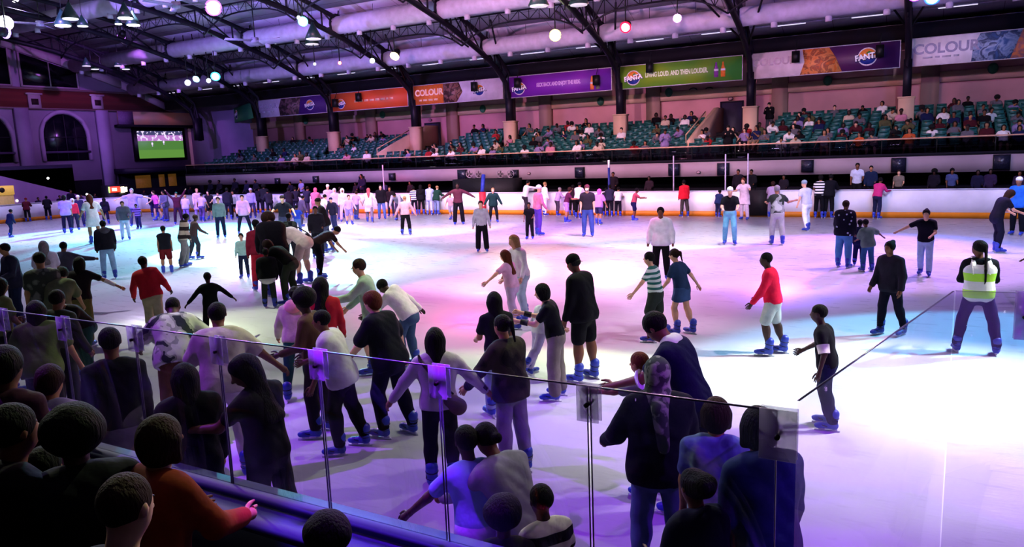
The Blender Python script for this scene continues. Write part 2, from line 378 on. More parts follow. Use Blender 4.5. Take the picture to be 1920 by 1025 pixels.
def top_prims(J, H, kind, w):
    add = {'tee': .010, 'tank': .008, 'vest': .02, 'long': .012, 'sweat': .018, 'hoodie': .022, 'jacket': .024, 'puffer': .045, 'loose': .026, 'dress': .014, 'coat': .024, 'crop': .01}[kind]
    t0 = {'tee': -.22, 'loose': -.22, 'jacket': -.22, 'puffer': -.22, 'hoodie': -.22, 'sweat': -.22, 'dress': -.22, 'coat': -.22, 'crop': .2}.get(kind, -.22)
    p = torso(J, H, t0, 1, add, w, fl=.03 if kind in ('loose', 'jacket', 'puffer') else 0.0)
    hemt = {'tee': -.14, 'loose': -.26, 'jacket': -.25, 'puffer': -.14, 'hoodie': -.13, 'sweat': -.13, 'tank': -.12, 'vest': -.12, 'long': -.12, 'crop': .15}.get(kind)
    if hemt is not None: p.append(pl(J['pel']+J['A'][:, 2]*hemt*.29*H, -J['A'][:, 2]))
    p.append(rc(J['nb']-J['B'][:, 0]*.05*H-J['B'][:, 2]*.005*H, J['nb']+J['B'][:, 0]*.05*H-J['B'][:, 2]*.005*H, .026*H+add*.4, .026*H+add*.4, .03*H))
    for n in 'LR':
        s, e, wr = J['sh'+n], J['el'+n], J['wr'+n]
        if kind in ('tank', 'vest'): p.append(rc(s, s, .036*H*w+add*.3, .036*H*w, .03*H)); continue
        if kind in ('tee', 'loose', 'crop', 'dress') :
            f = .72 if kind == 'loose' else .6
            p.append(rc(s, s+(e-s)*f, .034*H*w+add*.8, .031*H*w+add*1.2, .02*H))
        else:
            a2 = add*.85
            p.append(rc(s, e, .034*H*w+a2, .028*H*w+a2, .02*H)); p.append(rc(e, e+(wr-e)*.97, .028*H*w+a2, .021*H+a2*.8, .01*H))
    if kind == 'hoodie': p.append(el(J['nb']-J['B'][:, 1]*.05*H+J['B'][:, 2]*.005*H, np.array([.075, .04, .05])*H, J['B'], .03*H))
    if kind in ('dress', 'coat'):
        z0 = J['pel']; L = .2*H if kind == 'dress' else .24*H; kn = (J['knL']+J['knR'])/2
        for q in range(5):
            t = q/4; c = z0+(kn-z0)*(t*L/np.linalg.norm(kn-z0)); hw = (.04+.03*t)*H
            p.append(rc(c-np.array([hw, 0, 0]), c+np.array([hw, 0, 0]), (.064+.012*t)*H, (.064+.012*t)*H, .03*H))
        dn = (kn-z0)/np.linalg.norm(kn-z0); p.append(pl(z0+dn*L, dn))
    return p
def bot_prims(J, H, kind, w):
    add = {'pants': .012, 'wide': .016, 'tight': .012, 'shorts': .018, 'skirt': .012, 'midi': .012}[kind]
    p = torso(J, H, -.3, .1, add*.7, w)
    for n in 'LR':
        h, k, a = J['hip'+n], J['kn'+n], J['an'+n]
        if kind in ('skirt', 'midi'): continue
        if kind == 'shorts': p.append(rc(h, h+(k-h)*.86, .056*H*w+add, .046*H*w+add, .01*H)); continue
        ka = {'pants': .008, 'wide': .024, 'tight': 0}[kind]
        p.append(rc(h, k, .055*H*w+add*.8, .039*H*w+add+ka*.5, .01*H)); p.append(rc(k, a+(k-a)*.02, .039*H*w+add+ka*.5, .029*H+add*.9+ka, .005*H))
    if kind in ('pants', 'wide', 'tight'):
        for n in 'LR':
            m = J['kn'+n]*.7+J['an'+n]*.3; p.append(el(m-np.array([0, .008*H, 0]), np.array([.034, .038, .07])*H*w+add*.8, None, .02*H))
    if kind in ('skirt', 'midi'):
        kn = (J['knL']+J['knR'])/2; L = .15*H if kind == 'skirt' else .30*H
        for q in range(5):
            t = q/4; c = J['pel']+(kn-J['pel'])/np.linalg.norm(kn-J['pel'])*t*L; hw = (.04+.03*t)*H
            p.append(rc(c-np.array([hw, 0, 0]), c+np.array([hw, 0, 0]), (.062+.014*t)*H, (.062+.014*t)*H, .03*H))
        dn = (kn-J['pel'])/np.linalg.norm(kn-J['pel']); p.append(pl(J['pel']+dn*L, dn))
    return p
TOPNAME = dict(tee='t_shirt', tank='vest_top', vest='vest', long='long_sleeved_top', sweat='sweatshirt', hoodie='hoodie', jacket='jacket', puffer='puffer_jacket', loose='loose_shirt', dress='dress', coat='long_coat', crop='crop_top')
BOTNAME = dict(pants='trousers', wide='wide_trousers', tight='leggings', shorts='shorts', skirt='skirt', midi='long_skirt')
def cm(s, h=1.6):
    """'kind:hex[/pattern:hex2[:scale]]' -> kind, material"""
    a = s.split('/'); k, c = a[0].split(':')
    if len(a) > 1:
        b = a[1].split(':'); return k, pmat(c, .85, kind=b[0], c2=b[1], scale=float(b[2]) if len(b) > 2 else 8.0, spec=.1)
    return k, pmat(c, .85, kind='cloth', spec=.1)
_sk = {}
def skate_meshes():
    if _sk: return _sk
    V, Q = solid([rc((0, -.03, .09), (0, -.045, .23), .056, .066, .03), rc((0, -.02, .075), (0, .13, .062), .046, .036, .03), rc((0, -.06, .07), (0, -.05, .07), .045, .045, .02), rc((0, .13, .06), (0, .165, .058), .036, .03, .02), rc((-.018, -.07, .045), (-.018, .16, .045), .02, .018, .01), rc((.018, -.07, .045), (.018, .16, .045), .02, .018, .01)], .011)
    V[:, 2] += .016; _sk['boot'] = mesh_np('skate_boot', V, Q)
    def bx(x0, x1, y0, y1, z0, z1): return boxvq(x0, x1, y0, y1, z0, z1)
    parts = [bx(-.006, .006, -.12, .19, 0, .026), bx(-.014, .014, -.09, -.03, .022, .06), bx(-.014, .014, .06, .14, .022, .06)]
    v, q, m = merge([(a, b, 0) for a, b in parts]); _sk['blade'] = mesh_np('skate_blade', v, q, smooth=False)
    st = []
    for (c, r, y) in (((0, -.04, .20), .062, 0), ((0, -.03, .13), .058, 0), ((0, .06, .085), .046, 0)):
        pts = []
        for j in range(13):
            t = 2*pi*j/12; pts.append(np.array(c)+np.array([cos(t)*r, sin(t)*r*1.05, 0.012*sin(t)]))
        st.append(tube(pts, [.008]*13, 4))
    v, q, m = merge([(a, b, 0) for a, b in st]); _sk['strap'] = mesh_np('skate_strap', v, q)
    V, Q = solid([rc((0, -.05, .05), (0, .13, .04), .045, .038, .02), rc((0, -.04, .06), (0, -.04, .11), .042, .04, .02)], .014, cuts=[((0, 0, 0.0), (0, 0, -1))])
    _sk['shoe'] = mesh_np('shoe', V, Q)
    return _sk
def boxvq(x0, x1, y0, y1, z0, z1):
    V = np.array([(x, y, z) for z in (z0, z1) for y in (y0, y1) for x in (x0, x1)], float)
    Q = np.array([(0, 2, 3, 1), (4, 5, 7, 6), (0, 1, 5, 4), (2, 6, 7, 3), (0, 4, 6, 2), (1, 3, 7, 5)])
    return V, Q
BLUE = lambda: pmat('2238a8', .4, kind='cloth', spec=.5)
def solve_place(x, fy, hy, f, pose, lift_k, ground, H0):
    """returns H, position, yaw"""
    def yawof(p):
        v = np.array([p[0], p[1]]); v /= np.linalg.norm(v); rt = np.array([v[1], -v[0]])
        d = v*cos(radians(f))+rt*sin(radians(f)); return atan2(-d[0], d[1])
    if fy is not None:
        p = onz(x, fy, ground)
        def outside(q):
            if q[1] > 32.25 or q[0] < -48.4: return True
            return q[0] < -43.9 and q[1] > 27.7 and np.hypot(q[0]+43.9, q[1]-27.7) > 4.5
        while ground == 0 and outside(p): p = p*np.array([.996, .996, 1])
        fy = prj(p)[1]; th = yawof(p); H = 1.6
        for _ in range(12):
            J = skeleton(H, pose, lift_k*H); t = rotz(th)@J['top']+p
            q = prj(t); H *= (fy-hy)/max(5, fy-q[1]); H = min(max(H, .8), 2.0)
        return H, p, th
    H = H0; J = skeleton(H, pose, lift_k*H); zt = ground+J['top'][2]; th = 0; p = onz(x, hy, zt)
    for _ in range(3):
        th = yawof(p); o = rotz(th)@J['top']; q = onz(x, hy, zt); p = np.array([q[0]-o[0], q[1]-o[1], ground])
    return H, p, th
NP = [0]; PLACED = []
def person(x, fy, hy, f, skin, hair, top, bot, pose, label, H=1.6, ground=0.0, shoes='skate', w=1.0, extra=(), group=None, hcol=None, shcol=None, pos=None, th=None, kw=None, merged=False, voxel=None):
    P = dict(POSES[pose] if isinstance(pose, str) else pose)
    if kw: P.update(kw)
    lk = .045 if shoes == 'skate' else 0.0
    if pos is None: H, pos, th = solve_place(x, fy, hy, f, P, lk, ground, H)
    PLACED.append((label, tuple(np.round(pos, 2)), round(H, 2)))
    J = skeleton(H, P, lk*H)
    dist = np.linalg.norm(pos-CP); near = dist < 17
    h = voxel or min(max(dist*.0017, .009), .026)
    hs, hc_ = (hair+':k').split(':')[:2]
    hm = pmat(HAIRC.get(hc_, hc_), .75, kind='hair', spec=.12, scale=3) if hs not in ('scarf', 'hood', 'beanie', 'cap', 'capback') else pmat(hc_ if hc_ not in HAIRC else HAIRC[hc_], .9, kind='cloth', spec=.1)
    if hs == 'scarf' and hcol: hm = hcol
    sm = pmat(SKIN.get(skin, skin), .55, kind='skin', spec=.35)
    tk, tm = cm(top); bk, bm = cm(bot) if bot else (None, None)
    bv, bq = solid(body_prims(J, H, w, lo=not near), h)
    parts = [(bv, bq, 0)]
    if near:
        for n, s in (('L', -1), ('R', 1)):
            for v, q in hand_tubes(J, H, s, n, s): parts.append((v, q, 0))
        Hm, hc, hd = J['Hm'], J['hc'], J['hd']; T = lambda a, b, c: hc+Hm@(np.array([a, b, c])*hd)
        for s in (-1, 1):
            v, q = ball(T(s*.15, .278, .03), np.array([.065, .04, .04])*hd, Hm); parts.append((v, q, 1))
            v, q = ball(T(s*.15, .308, .03), np.array([.03, .02, .032])*hd, Hm); parts.append((v, q, 2))
            v, q = ball(T(s*.15, .312, .12), np.array([.085, .03, .016])*hd, Hm); parts.append((v, q, 2))
        v, q = ball(T(0, .372, -.245), np.array([.11, .035, .028])*hd, Hm); parts.append((v, q, 3))
    else:
        Hm, hc, hd = J['Hm'], J['hc'], J['hd']
    V, Q, M = merge(parts)
    hv = solid(hair_prims(J, H, hs), h, fold=(.003 if hs in ('afro', 'mop', 'puff', 'long', 'vlong') else .0015) if near else 0.0) if hs != 'none' else (np.zeros((0, 3)), np.zeros((0, 4), int))
    tv = solid(top_prims(J, H, tk, w), h, fold=.0032 if near else .0)
    bo = solid(bot_prims(J, H, bk, w), h, fold=.0026 if near else .0) if bk else (np.zeros((0, 3)), np.zeros((0, 4), int))
    if merged:
        pp = [(V, Q, 0), (hv[0], hv[1], 1), (tv[0], tv[1], 2), (bo[0], bo[1], 3)]
        for n in 'LR':
            a = J['an'+n]; d = limb(P[n][0]-P[n][2]+0, 0, 1)
            pp.append((*tube([a-np.array([0, .02, .0]), a+np.array([0, .11*H, -.02*H])], [.035*H, .03*H], 6), 4))
        V, Q, M = merge(pp)
        return V, Q, M, [sm, hm, tm, bm or tm, pmat('101014', .7)]
    root = empty('person', pos, th, label, 'person', group)
    lipc = pmat('7a3a34', .5, kind='skin')
    link('body', mesh_np('body', V, Q, M), [sm, pmat('d8d4d0', .3), pmat('0c0a0a', .4), lipc], root)
    if len(hv[0]):
        nm = {'scarf': 'headscarf', 'hood': 'hood', 'beanie': 'beanie', 'cap': 'cap', 'capback': 'cap'}.get(hs, 'hair')
        link(nm, mesh_np('hair', hv[0], hv[1]), hm, root)
        if hs in ('cap', 'capback', 'beanie') and near:
            v, q = solid([el(J['hc']+J['Hm']@np.array([0, -.1*J['hd'], 0.0]), np.array([.37, .43, .3])*J['hd'], J['Hm'], .02), el(J['hc']+J['Hm']@np.array([0, .5*J['hd'], -.2*J['hd']]), np.array([.5, .45, .6])*J['hd'], J['Hm'], .01, '-')], h)
            if len(v): link('hair', mesh_np('hair', v, q), pmat(HAIRC['k'], .8, kind='hair'), root)
    link(TOPNAME[tk], mesh_np('top', tv[0], tv[1]), tm, root)
    if bk: link(BOTNAME[bk], mesh_np('bottoms', bo[0], bo[1]), bm, root)
    S = skate_meshes()
    for n, s in (('L', -1), ('R', 1)):
        a = J['an'+n]; k = H/1.6*(.92 if H > 1.5 else 1.0)
        st = J['an'+n][2] < min(J['anL'][2], J['anR'][2])+.05
        sw = radians(P[n][0]-P[n][2])
        if shoes == 'skate':
            o = link('skate', S['boot'], BLUE() if not shcol else pmat(shcol, .4), root)
            zz = .09*k
        else:
            o = link('shoe', S['shoe'], pmat(shcol or '101014', .6), root); zz = .05*k
        o.rotation_euler = (0 if st else sw*.8, 0, -s*radians(8))
        o.scale = (k, k, k)
        off = rotx(0 if st else sw*.8)@np.array([0, .03*k, -zz-.02*k])
        if st: o.location = (a[0], a[1]+.03*k, 0.0)
        else: o.location = tuple(a+off)
        if shoes == 'skate':
            link('blade', S['blade'], pmat('c8ccd8', .35, .2), o)
            if near: link('strap', S['strap'], pmat('10183c', .5), o)
    for ex in extra: EXTRA[ex[0]](root, J, H, h, *ex[1:])
    NP[0] += 1
    return root
# accessories that move with the person wearing them
def ex_bag(root, J, H, h, col):
    c = J['pel']+J['A']@np.array([.09*H, -.05*H, .02*H])
    v, q = solid([rc(c-np.array([.03*H, 0, 0]), c+np.array([.03*H, 0, -.05*H]), .05*H, .055*H, .02)], h)
    link('shoulder_bag', mesh_np('bag', v, q), pmat(col, .7, kind='cloth'), root)
    sh = J['shL']-J['B'][:, 1]*.045*H+np.array([0, 0, .03*H]); m = (sh+c)/2-J['B'][:, 1]*.065*H
    v, q = tube([J['shL']+np.array([0, 0, .045*H]), sh-J['B'][:, 1]*.03*H, m, c+np.array([0, -.01*H, .04*H])], [.008*H]*4); link('bag_strap', mesh_np('strap', v, q), pmat('181010', .7), root)
def ex_vest(root, J, H, h, c1, c2):
    p = torso(J, H, -.08, .8, .03, 1.0); v, q = solid(p, h)
    link('safety_vest', mesh_np('vest', v, q), pmat(c1, .6, kind='stripe', c2=c2, scale=4.2), root)
    for s in (-1, 1):
        b = J['nb']+J['B']@np.array([s*.06*H, 0, -.01*H])
        pts = [J['nb']+J['B']@(np.array([s*.062, -.06, -.12])*H), J['nb']+J['B']@(np.array([s*.062, -.055, -.03])*H), J['nb']+J['B']@(np.array([s*.06, 0, .02])*H), J['nb']+J['B']@(np.array([s*.062, .06, -.05])*H)]
        v, q = tube(pts, [.026*H]*4, 6); link('vest_strap', mesh_np('strap', v, q), pmat('f0f4e8', .6), root)
def ex_mask(root, J, H, h, col):
    v, q = ball(J['hc']+J['Hm']@(np.array([0, .30, -.2])*J['hd']), np.array([.24, .17, .17])*J['hd'], J['Hm'], 10, 6)
    link('face_mask', mesh_np('mask', v, q), pmat(col, .8), root)
def ex_band(root, J, H, h, col, nn='R', f0=.75, f1=.95, nm='wrist_guard', r=.026):
    for n in nn:
        e, w = J['el'+n], J['wr'+n]; v, q = tube([e+(w-e)*f0, e+(w-e)*f1], [r*H, r*H*.95], 10); link(nm, mesh_np(nm, v, q), pmat(col, .7), root)
def ex_collar(root, J, H, h, col):
    v, q = solid([rc(J['nb']-J['B'][:, 0]*.03*H, J['nb']+J['B'][:, 0]*.03*H, .046*H, .046*H, .02*H)], h)
    link('collar', mesh_np('collar', v, q), pmat(col, .8, kind='cloth'), root)
def ex_hoodback(root, J, H, h, col):
    c = J['nb']-J['B'][:, 1]*.06*H
    v, q = solid([el(c, np.array([.085, .045, .07])*H, J['B'], .02)], h); link('hood', mesh_np('hood', v, q), pmat(col, .85, kind='cloth'), root)
def ex_panel(root, J, H, h, col, nn='R'):
    for n in nn:
        s, e = J['sh'+n], J['el'+n]; v, q = tube([s+(e-s)*.55, s+(e-s)*.98], [.05*H, .045*H], 10); link('sleeve_panel', mesh_np('panel', v, q), pmat(col, .8), root)
def ex_sash(root, J, H, h, col):
    v, q = solid(torso(J, H, -.1, .05, .03, 1.02), h); link('waist_wrap', mesh_np('wrap', v, q), pmat(col, .8, kind='cloth'), root)
def ex_hem(root, J, H, h, col):
    v, q = solid(torso(J, H, -.22, -.07, .046, 1.03), h); link('hem_band', mesh_np('hem', v, q), pmat(col, .8, kind='cloth'), root)
EXTRA = dict(bag=ex_bag, vest=ex_vest, mask=ex_mask, band=ex_band, collar=ex_collar, hoodback=ex_hoodback, panel=ex_panel, sash=ex_sash, hem=ex_hem)
# ================================================================= the hall
class MB:
    """collects quads of boxes, bars and tubes into one mesh"""
    def __init__(s): s.p = []
    def box(s, x0, x1, y0, y1, z0, z1, m=0):
        v, q = boxvq(min(x0, x1), max(x0, x1), min(y0, y1), max(y0, y1), min(z0, z1), max(z0, z1)); s.p.append((v, q, m)); return s
    def obox(s, c, ax, ay, az, m=0):
        v, q = boxvq(-1, 1, -1, 1, -1, 1); M = np.stack([np.array(ax, float), np.array(ay, float), np.array(az, float)], 1)
        s.p.append((v@M.T+np.array(c, float), q, m)); return s
    def tube(s, pts, r, n=8, m=0):
        v, q = tube(pts, r if isinstance(r, (list, tuple)) else [r]*len(pts), n); s.p.append((v, q, m)); return s
    def ball(s, c, r, m=0, n=12, k=8):
        v, q = ball(c, r, None, n, k); s.p.append((v, q, m)); return s
    def prism(s, poly, axis, a, b, m=0):
        """extrude a 2-D polygon (list of 2 coords) along axis between a and b; caps as fans of quads"""
        n = len(poly); V = []
        for t in (a, b):
            for p in poly:
                c = [0, 0, 0]; o = [i for i in range(3) if i != axis]; c[axis] = t; c[o[0]], c[o[1]] = p; V.append(c)
        Q = [(i, (i+1) % n, n+(i+1) % n, n+i) for i in range(n)]
        for j in range(1, n-1, 2):
            Q.append((0, j, j+1, min(j+2, n-1))); Q.append((n, n+min(j+2, n-1), n+j+1, n+j))
        s.p.append((np.array(V, float), np.array(Q), m)); return s
    def build(s, name, mats, parent=None, smooth=False, loc=None):
        V, Q, M = merge(s.p)
        ms = mats if isinstance(mats, (list, tuple)) else [mats]
        o = link(name, mesh_np(name, V, Q, M, smooth), ms, parent)
        if loc is not None: o.location = loc
        # outward normals
        import bmesh
        bm = bmesh.new(); bm.from_mesh(o.data); bmesh.ops.recalc_face_normals(bm, faces=bm.faces); bm.to_mesh(o.data); bm.free()
        return o
def struct(o, label=None, cat=None):
    o['kind'] = 'structure'
    if label: o['label'] = label
    return o
def wallmat(c, rough=.8, c2=None, kind=''):
    return pmat(c, rough, kind='wall', scale=.06, spec=.2)
def brick(c1, c2, mort):
    m, nt, b = nmat('brick'); N = nt.nodes.new; L = nt.links.new
    tc = N('ShaderNodeTexCoord'); mp = N('ShaderNodeMapping'); mp.inputs['Rotation'].default_value = (radians(90), 0, radians(90))
    t = N('ShaderNodeTexBrick'); t.inputs['Scale'].default_value = 2.2
    t.inputs[1].default_value = lin(c1); t.inputs[2].default_value = lin(c2); t.inputs[3].default_value = lin(mort); t.inputs['Mortar Size'].default_value = .012
    L(tc.outputs['Object'], mp.inputs[0]); L(mp.outputs[0], t.inputs[0]); L(t.outputs[0], b.inputs[0]); b.inputs['Roughness'].default_value = .9
    return m
def glassmat(name, tint, alpha_dark=.06, rough=.02, gl=.06):
    m = bpy.data.materials.new(name); m.use_nodes = True; nt = m.node_tree; nt.nodes.clear(); N = nt.nodes.new; L = nt.links.new
    out = N('ShaderNodeOutputMaterial'); tr = N('ShaderNodeBsdfTransparent'); tr.inputs[0].default_value = lin(tint)
    g = N('ShaderNodeBsdfGlossy'); g.inputs['Roughness'].default_value = rough; g.inputs[0].default_value = (1, 1, 1, 1)
    lw = N('ShaderNodeLayerWeight'); lw.inputs[0].default_value = .35
    mu = N('ShaderNodeMath'); mu.operation = 'MULTIPLY_ADD'; mu.inputs[1].default_value = .10; mu.inputs[2].default_value = gl
    L(lw.outputs['Fresnel'], mu.inputs[0]); mx = N('ShaderNodeMixShader'); L(mu.outputs[0], mx.inputs[0]); L(tr.outputs[0], mx.inputs[1]); L(g.outputs[0], mx.inputs[2]); L(mx.outputs[0], out.inputs[0])
    return m
def icemat():
    m, nt, b = nmat('ice'); N = nt.nodes.new; L = nt.links.new
    tc = N('ShaderNodeTexCoord')
    n1 = N('ShaderNodeTexNoise'); n1.inputs['Scale'].default_value = .35; n1.inputs['Detail'].default_value = 5; L(tc.outputs['Object'], n1.inputs['Vector'])
    r1 = N('ShaderNodeValToRGB'); r1.color_ramp.elements[0].color = lin('c9ccd6'); r1.color_ramp.elements[1].color = lin('e6e8ee'); r1.color_ramp.elements[0].position = .3; r1.color_ramp.elements[1].position = .7
    L(n1.outputs['Fac'], r1.inputs[0]); L(r1.outputs[0], b.inputs['Base Color'])
    mp = N('ShaderNodeMapping'); mp.inputs['Scale'].default_value = (1.2, 5.0, 1); mp.inputs['Rotation'].default_value = (0, 0, .3); L(tc.outputs['Object'], mp.inputs[0])
    n2 = N('ShaderNodeTexNoise'); n2.inputs['Scale'].default_value = 1.6; n2.inputs['Detail'].default_value = 7; L(mp.outputs[0], n2.inputs['Vector'])
    r2 = N('ShaderNodeMapRange'); r2.inputs[1].default_value = .3; r2.inputs[2].default_value = .7; r2.inputs[3].default_value = .24; r2.inputs[4].default_value = .42; L(n2.outputs['Fac'], r2.inputs[0]); L(r2.outputs[0], b.inputs['Roughness'])
    w = N('ShaderNodeTexNoise'); w.inputs['Scale'].default_value = 6; w.inputs['Detail'].default_value = 6; L(mp.outputs[0], w.inputs['Vector'])
    bp = N('ShaderNodeBump'); bp.inputs['Strength'].default_value = .16; bp.inputs['Distance'].default_value = .01; L(w.outputs['Fac'], bp.inputs['Height']); L(bp.outputs[0], b.inputs['Normal'])
    b.inputs['Specular IOR Level'].default_value = .5
    return m
ORD = ['first', 'second', 'third', 'fourth', 'fifth', 'sixth', 'seventh', 'eighth', 'ninth', 'tenth', 'eleventh', 'twelfth', 'thirteenth', 'fourteenth', 'fifteenth', 'sixteenth']
XL, XR, YN, YF = -48.9, 15.0, 3.12, 32.7
def rink_path(x0, x1, y0, y1, r, n=8):
    P = []
    for cx, cy, a0 in ((x1-r, y1-r, 0), (x0+r, y1-r, 90), (x0+r, y0+r, 180), (x1-r, y0+r, 270)):
        for i in range(n+1):
            a = radians(a0+90*i/n); P.append((cx+r*cos(a), cy+r*sin(a)))
    return P
# ---- floors
MB().box(XL-.3, XR+.3, YN-.3, YF+.3, -.06, 0).build('floor', icemat())
ice = bpy.data.objects['floor']; struct(ice)
fl = MB(); fl.box(-62, 22, -8, YN-.12, -.1, .3); fl.box(-57, XL-.2, YN-.12, 50, -.1, .08); fl.box(XL-.2, 22, YF+.12, 36.6, -.1, .45)
struct(fl.build('floor', wallmat('15121c')))
# ---- dasher boards
def boards(name, pts, h, mats, label, side=1, kick=True, cap=.03):
    root = empty('rink_boards', (0, 0, 0), 0, label, 'rink boards')
    a = MB(); k = MB(); c = MB()
    for (x0, y0), (x1, y1) in zip(pts, pts[1:]):
        d = np.array([x1-x0, y1-y0, 0.]); L = np.linalg.norm(d); d /= L; n = np.array([-d[1], d[0], 0])
        m = np.array([(x0+x1)/2, (y0+y1)/2, 0])
        a.obox(m+[0, 0, h/2], d*L/2, n*.05, [0, 0, h/2])
        k.obox(m+n*side*.055+[0, 0, .11], d*L/2, n*.012, [0, 0, .11])
        c.obox(m+[0, 0, h+cap/2], d*L/2, n*.075, [0, 0, cap/2])
    a.build('panel', mats[0], root)
    if kick: k.build('kick_plate', mats[1], root)
    c.build('cap_rail', mats[2], root)
    return root
wh = pmat('e4e2ea', .35, kind='wall', scale=.1, spec=.5); yel = pmat('c87818', .5, kind='wall', scale=.2); cap = pmat('d8d4e8', .4, kind='wall', scale=.1)
R = 5.0
def arc(cx, cy, a0, a1, n=8): return [(cx+R*cos(radians(a0+(a1-a0)*i/n)), cy+R*sin(radians(a0+(a1-a0)*i/n))) for i in range(n+1)]
boards('b', [(XR-R, YF), (XL+R, YF)], 1.08, (wh, yel, cap), 'long white rink boards with orange kick strip below the far stand', 1)
boards('b', arc(XL+R, YF-R, 90, 180), 1.08, (wh, yel, cap), 'curved white rink boards at the far left corner', 1)
boards('b', [(XL, YF-R), (XL, YN)], 1.08, (wh, yel, cap), 'white rink boards across the far end under the arched wall', 1)
boards('b', arc(XR-R, YF-R, 0, 90), 1.08, (wh, yel, cap), 'curved white rink boards beyond the right edge', 1)
nav = pmat('080c38', .45, kind='wall', scale=.2, spec=.4); navc = pmat('182050', .6, kind='wall', scale=.2, spec=.5)
boards('b', [(-16, YN), (XR, YN)], 1.0, (nav, nav, navc), 'navy blue near rink boards with wide ledge carrying the glass screens', 1, kick=False, cap=.05)
ld = MB(); ld.box(-16, XR, YN-.26, YN-.06, .93, .99); o = ld.build('ledge', pmat('10164a', .6, kind='wall', scale=.2, spec=.5), bpy.data.objects['rink_boards.004']); o['label'] = 'wide blue padded ledge'
# ---- glass screens on the near boards
GM = glassmat('screen_glass', 'ece8f2', gl=.006); GE = pmat('3a2c58', .3, spec=.5)
PL = bpy.data.materials.new('clear_plate'); PL.use_nodes = True
_nt = PL.node_tree; _b = _nt.nodes['Principled BSDF']; _b.inputs['Base Color'].default_value = lin('b8a8d8'); _b.inputs['Alpha'].default_value = .42; _b.inputs['Roughness'].default_value = .25
BK = pmat('08080c', .5)
def pane(p0, p1, z0, z1, label, thin=False):
    p0 = np.array(p0); p1 = np.array(p1); d = p1-p0; L = np.linalg.norm(d); d /= L; n = np.array([-d[1], d[0]]); m = (p0+p1)/2
    root = empty('glass_screen', (m[0], m[1], z0), 0, label, 'glass screen', 'glass screens on the near boards')
    h = z1-z0
    g = MB(); g.obox((0, 0, h/2), (d[0]*(L/2-.012), d[1]*(L/2-.012), 0), (n[0]*.005, n[1]*.005, 0), (0, 0, h/2)); g.build('pane', GM, root)
    e = MB(); e.obox((0, 0, h), (d[0]*(L/2-.01), d[1]*(L/2-.01), 0), (n[0]*.006, n[1]*.006, 0), (0, 0, .0008 if thin else .003))
    for s in (() if thin else (-1, 1)): e.obox((s*d[0]*(L/2-.008), s*d[1]*(L/2-.008), h/2), (d[0]*.002, d[1]*.002, 0), (n[0]*.005, n[1]*.005, 0), (0, 0, h/2))
    e.build('edge', GE, root)
def clamp(x, y, d, z1, label, w=.055, hh=.09):
    root = empty('glass_clamp', (x, y, z1-2*hh), 0, label, 'glass clamp', 'clear clamps joining the glass screens')
    n = (-d[1], d[0])
    for s, nm in ((-1, 'plate'), (1, 'plate')):
        MB().obox((n[0]*.02*s, n[1]*.02*s, hh), (d[0]*w, d[1]*w, 0), (n[0]*.004, n[1]*.004, 0), (0, 0, hh)).build('plate', PL, root)
    MB().tube([(n[0]*.04, n[1]*.04, hh*.95), (-n[0]*.04, -n[1]*.04, hh*.95)], .011, 10).build('bolt', BK, root)
seams = [-.52-.86*i for i in range(13)]
for i in range(12):
    pane((seams[i+1], YN), (seams[i], YN), 1.05, 2.04, 'frameless glass screen on the near blue boards, %s from the open corner' % ORD[i])
    clamp(seams[i], YN, (1, 0), 2.05, 'clear plate with black bolt at the %s glass joint from the corner' % ORD[i], w=.075 if i == 0 else .055, hh=.11 if i == 0 else .09)
pane((-.47, 3.27), (.16, 6.12), .03, 2.04, 'tall clear glass screen running away from the corner over the ice', True)
pane((.16, 6.12), (1.7, 6.3), .03, 2.04, 'clear glass screen facing the camera at the right edge of the ice', True)
clamp(.585, 6.17, (1, .1), 2.05, 'mauve plate on the glass at the right edge of the photo', w=.05, hh=.17)
# ---- far stand -------------------------------------------------------------
XS0, XS1 = -46.0, 21.0
mauve = wallmat('94828a'); beige = wallmat('c8a88c'); darkw = wallmat('0e0c16')
st = MB(); st.box(XS0, XS1, 35.0, 35.15, 1.63, 2.30); struct(st.build('wall_far_parapet', mauve))
st = MB(); st.box(XS0, XS1, 34.98, 35.2, 2.30, 2.42); st.box(XS0, XS1, 36.4, 36.6, 0, 2.2); st.box(XS0, XS1, 35.16, 36.5, 1.9, 2.2)
struct(st.build('wall_far_recess', darkw))
st = MB(); NR = 8
for r in range(NR): st.box(XS0, XS1, 35.9+.8*r if r else 35.15, 43.3, 2.2 if r == 0 else 2.1+.2*r, 2.3+.2*r)
struct(st.build('floor', wallmat('2a2224')))
struct(MB().box(XS0-2, XS1, 43.2, 43.5, 2.2, 8.7).build('wall_far', wallmat('b88488')))
struct(MB().box(XS0-2, XS1, 43.0, 43.2, 5.65, 6.15).build('trim_1', beige))
struct(MB().box(XS0-9, XS1, 40.6, 41.2, 7.5, 8.25).box(XS0-9, XS1, 41.2, 43.2, 7.9, 8.2).build('trim_2', darkw))
rail = empty('stand_guard_rail', (0, 35.1, 2.3), 0, 'brown handrail over dark glass along the front of the far stand', 'guard rail')
g = MB()
GD = glassmat('rail_glass', '9a96a6', gl=.01)
g = MB(); g.box(XS0, XS1, -.006, .006, .12, .68); g.build('pane', GD, rail)
MB().tube([(XS0, 0, .72), (XS1, 0, .72)], .03, 8).build('handrail', pmat('c89a7a', .4, spec=.5), rail)
pm_ = None
for i in range(34):
    if pm_ is None: o = MB().box(0, .04, -.02, .02, .1, .72).build('post', BK, rail); pm_ = o.data
    else: o = link('post', pm_, [], rail)
    o.location = (XS0+i*2, 0, 0)
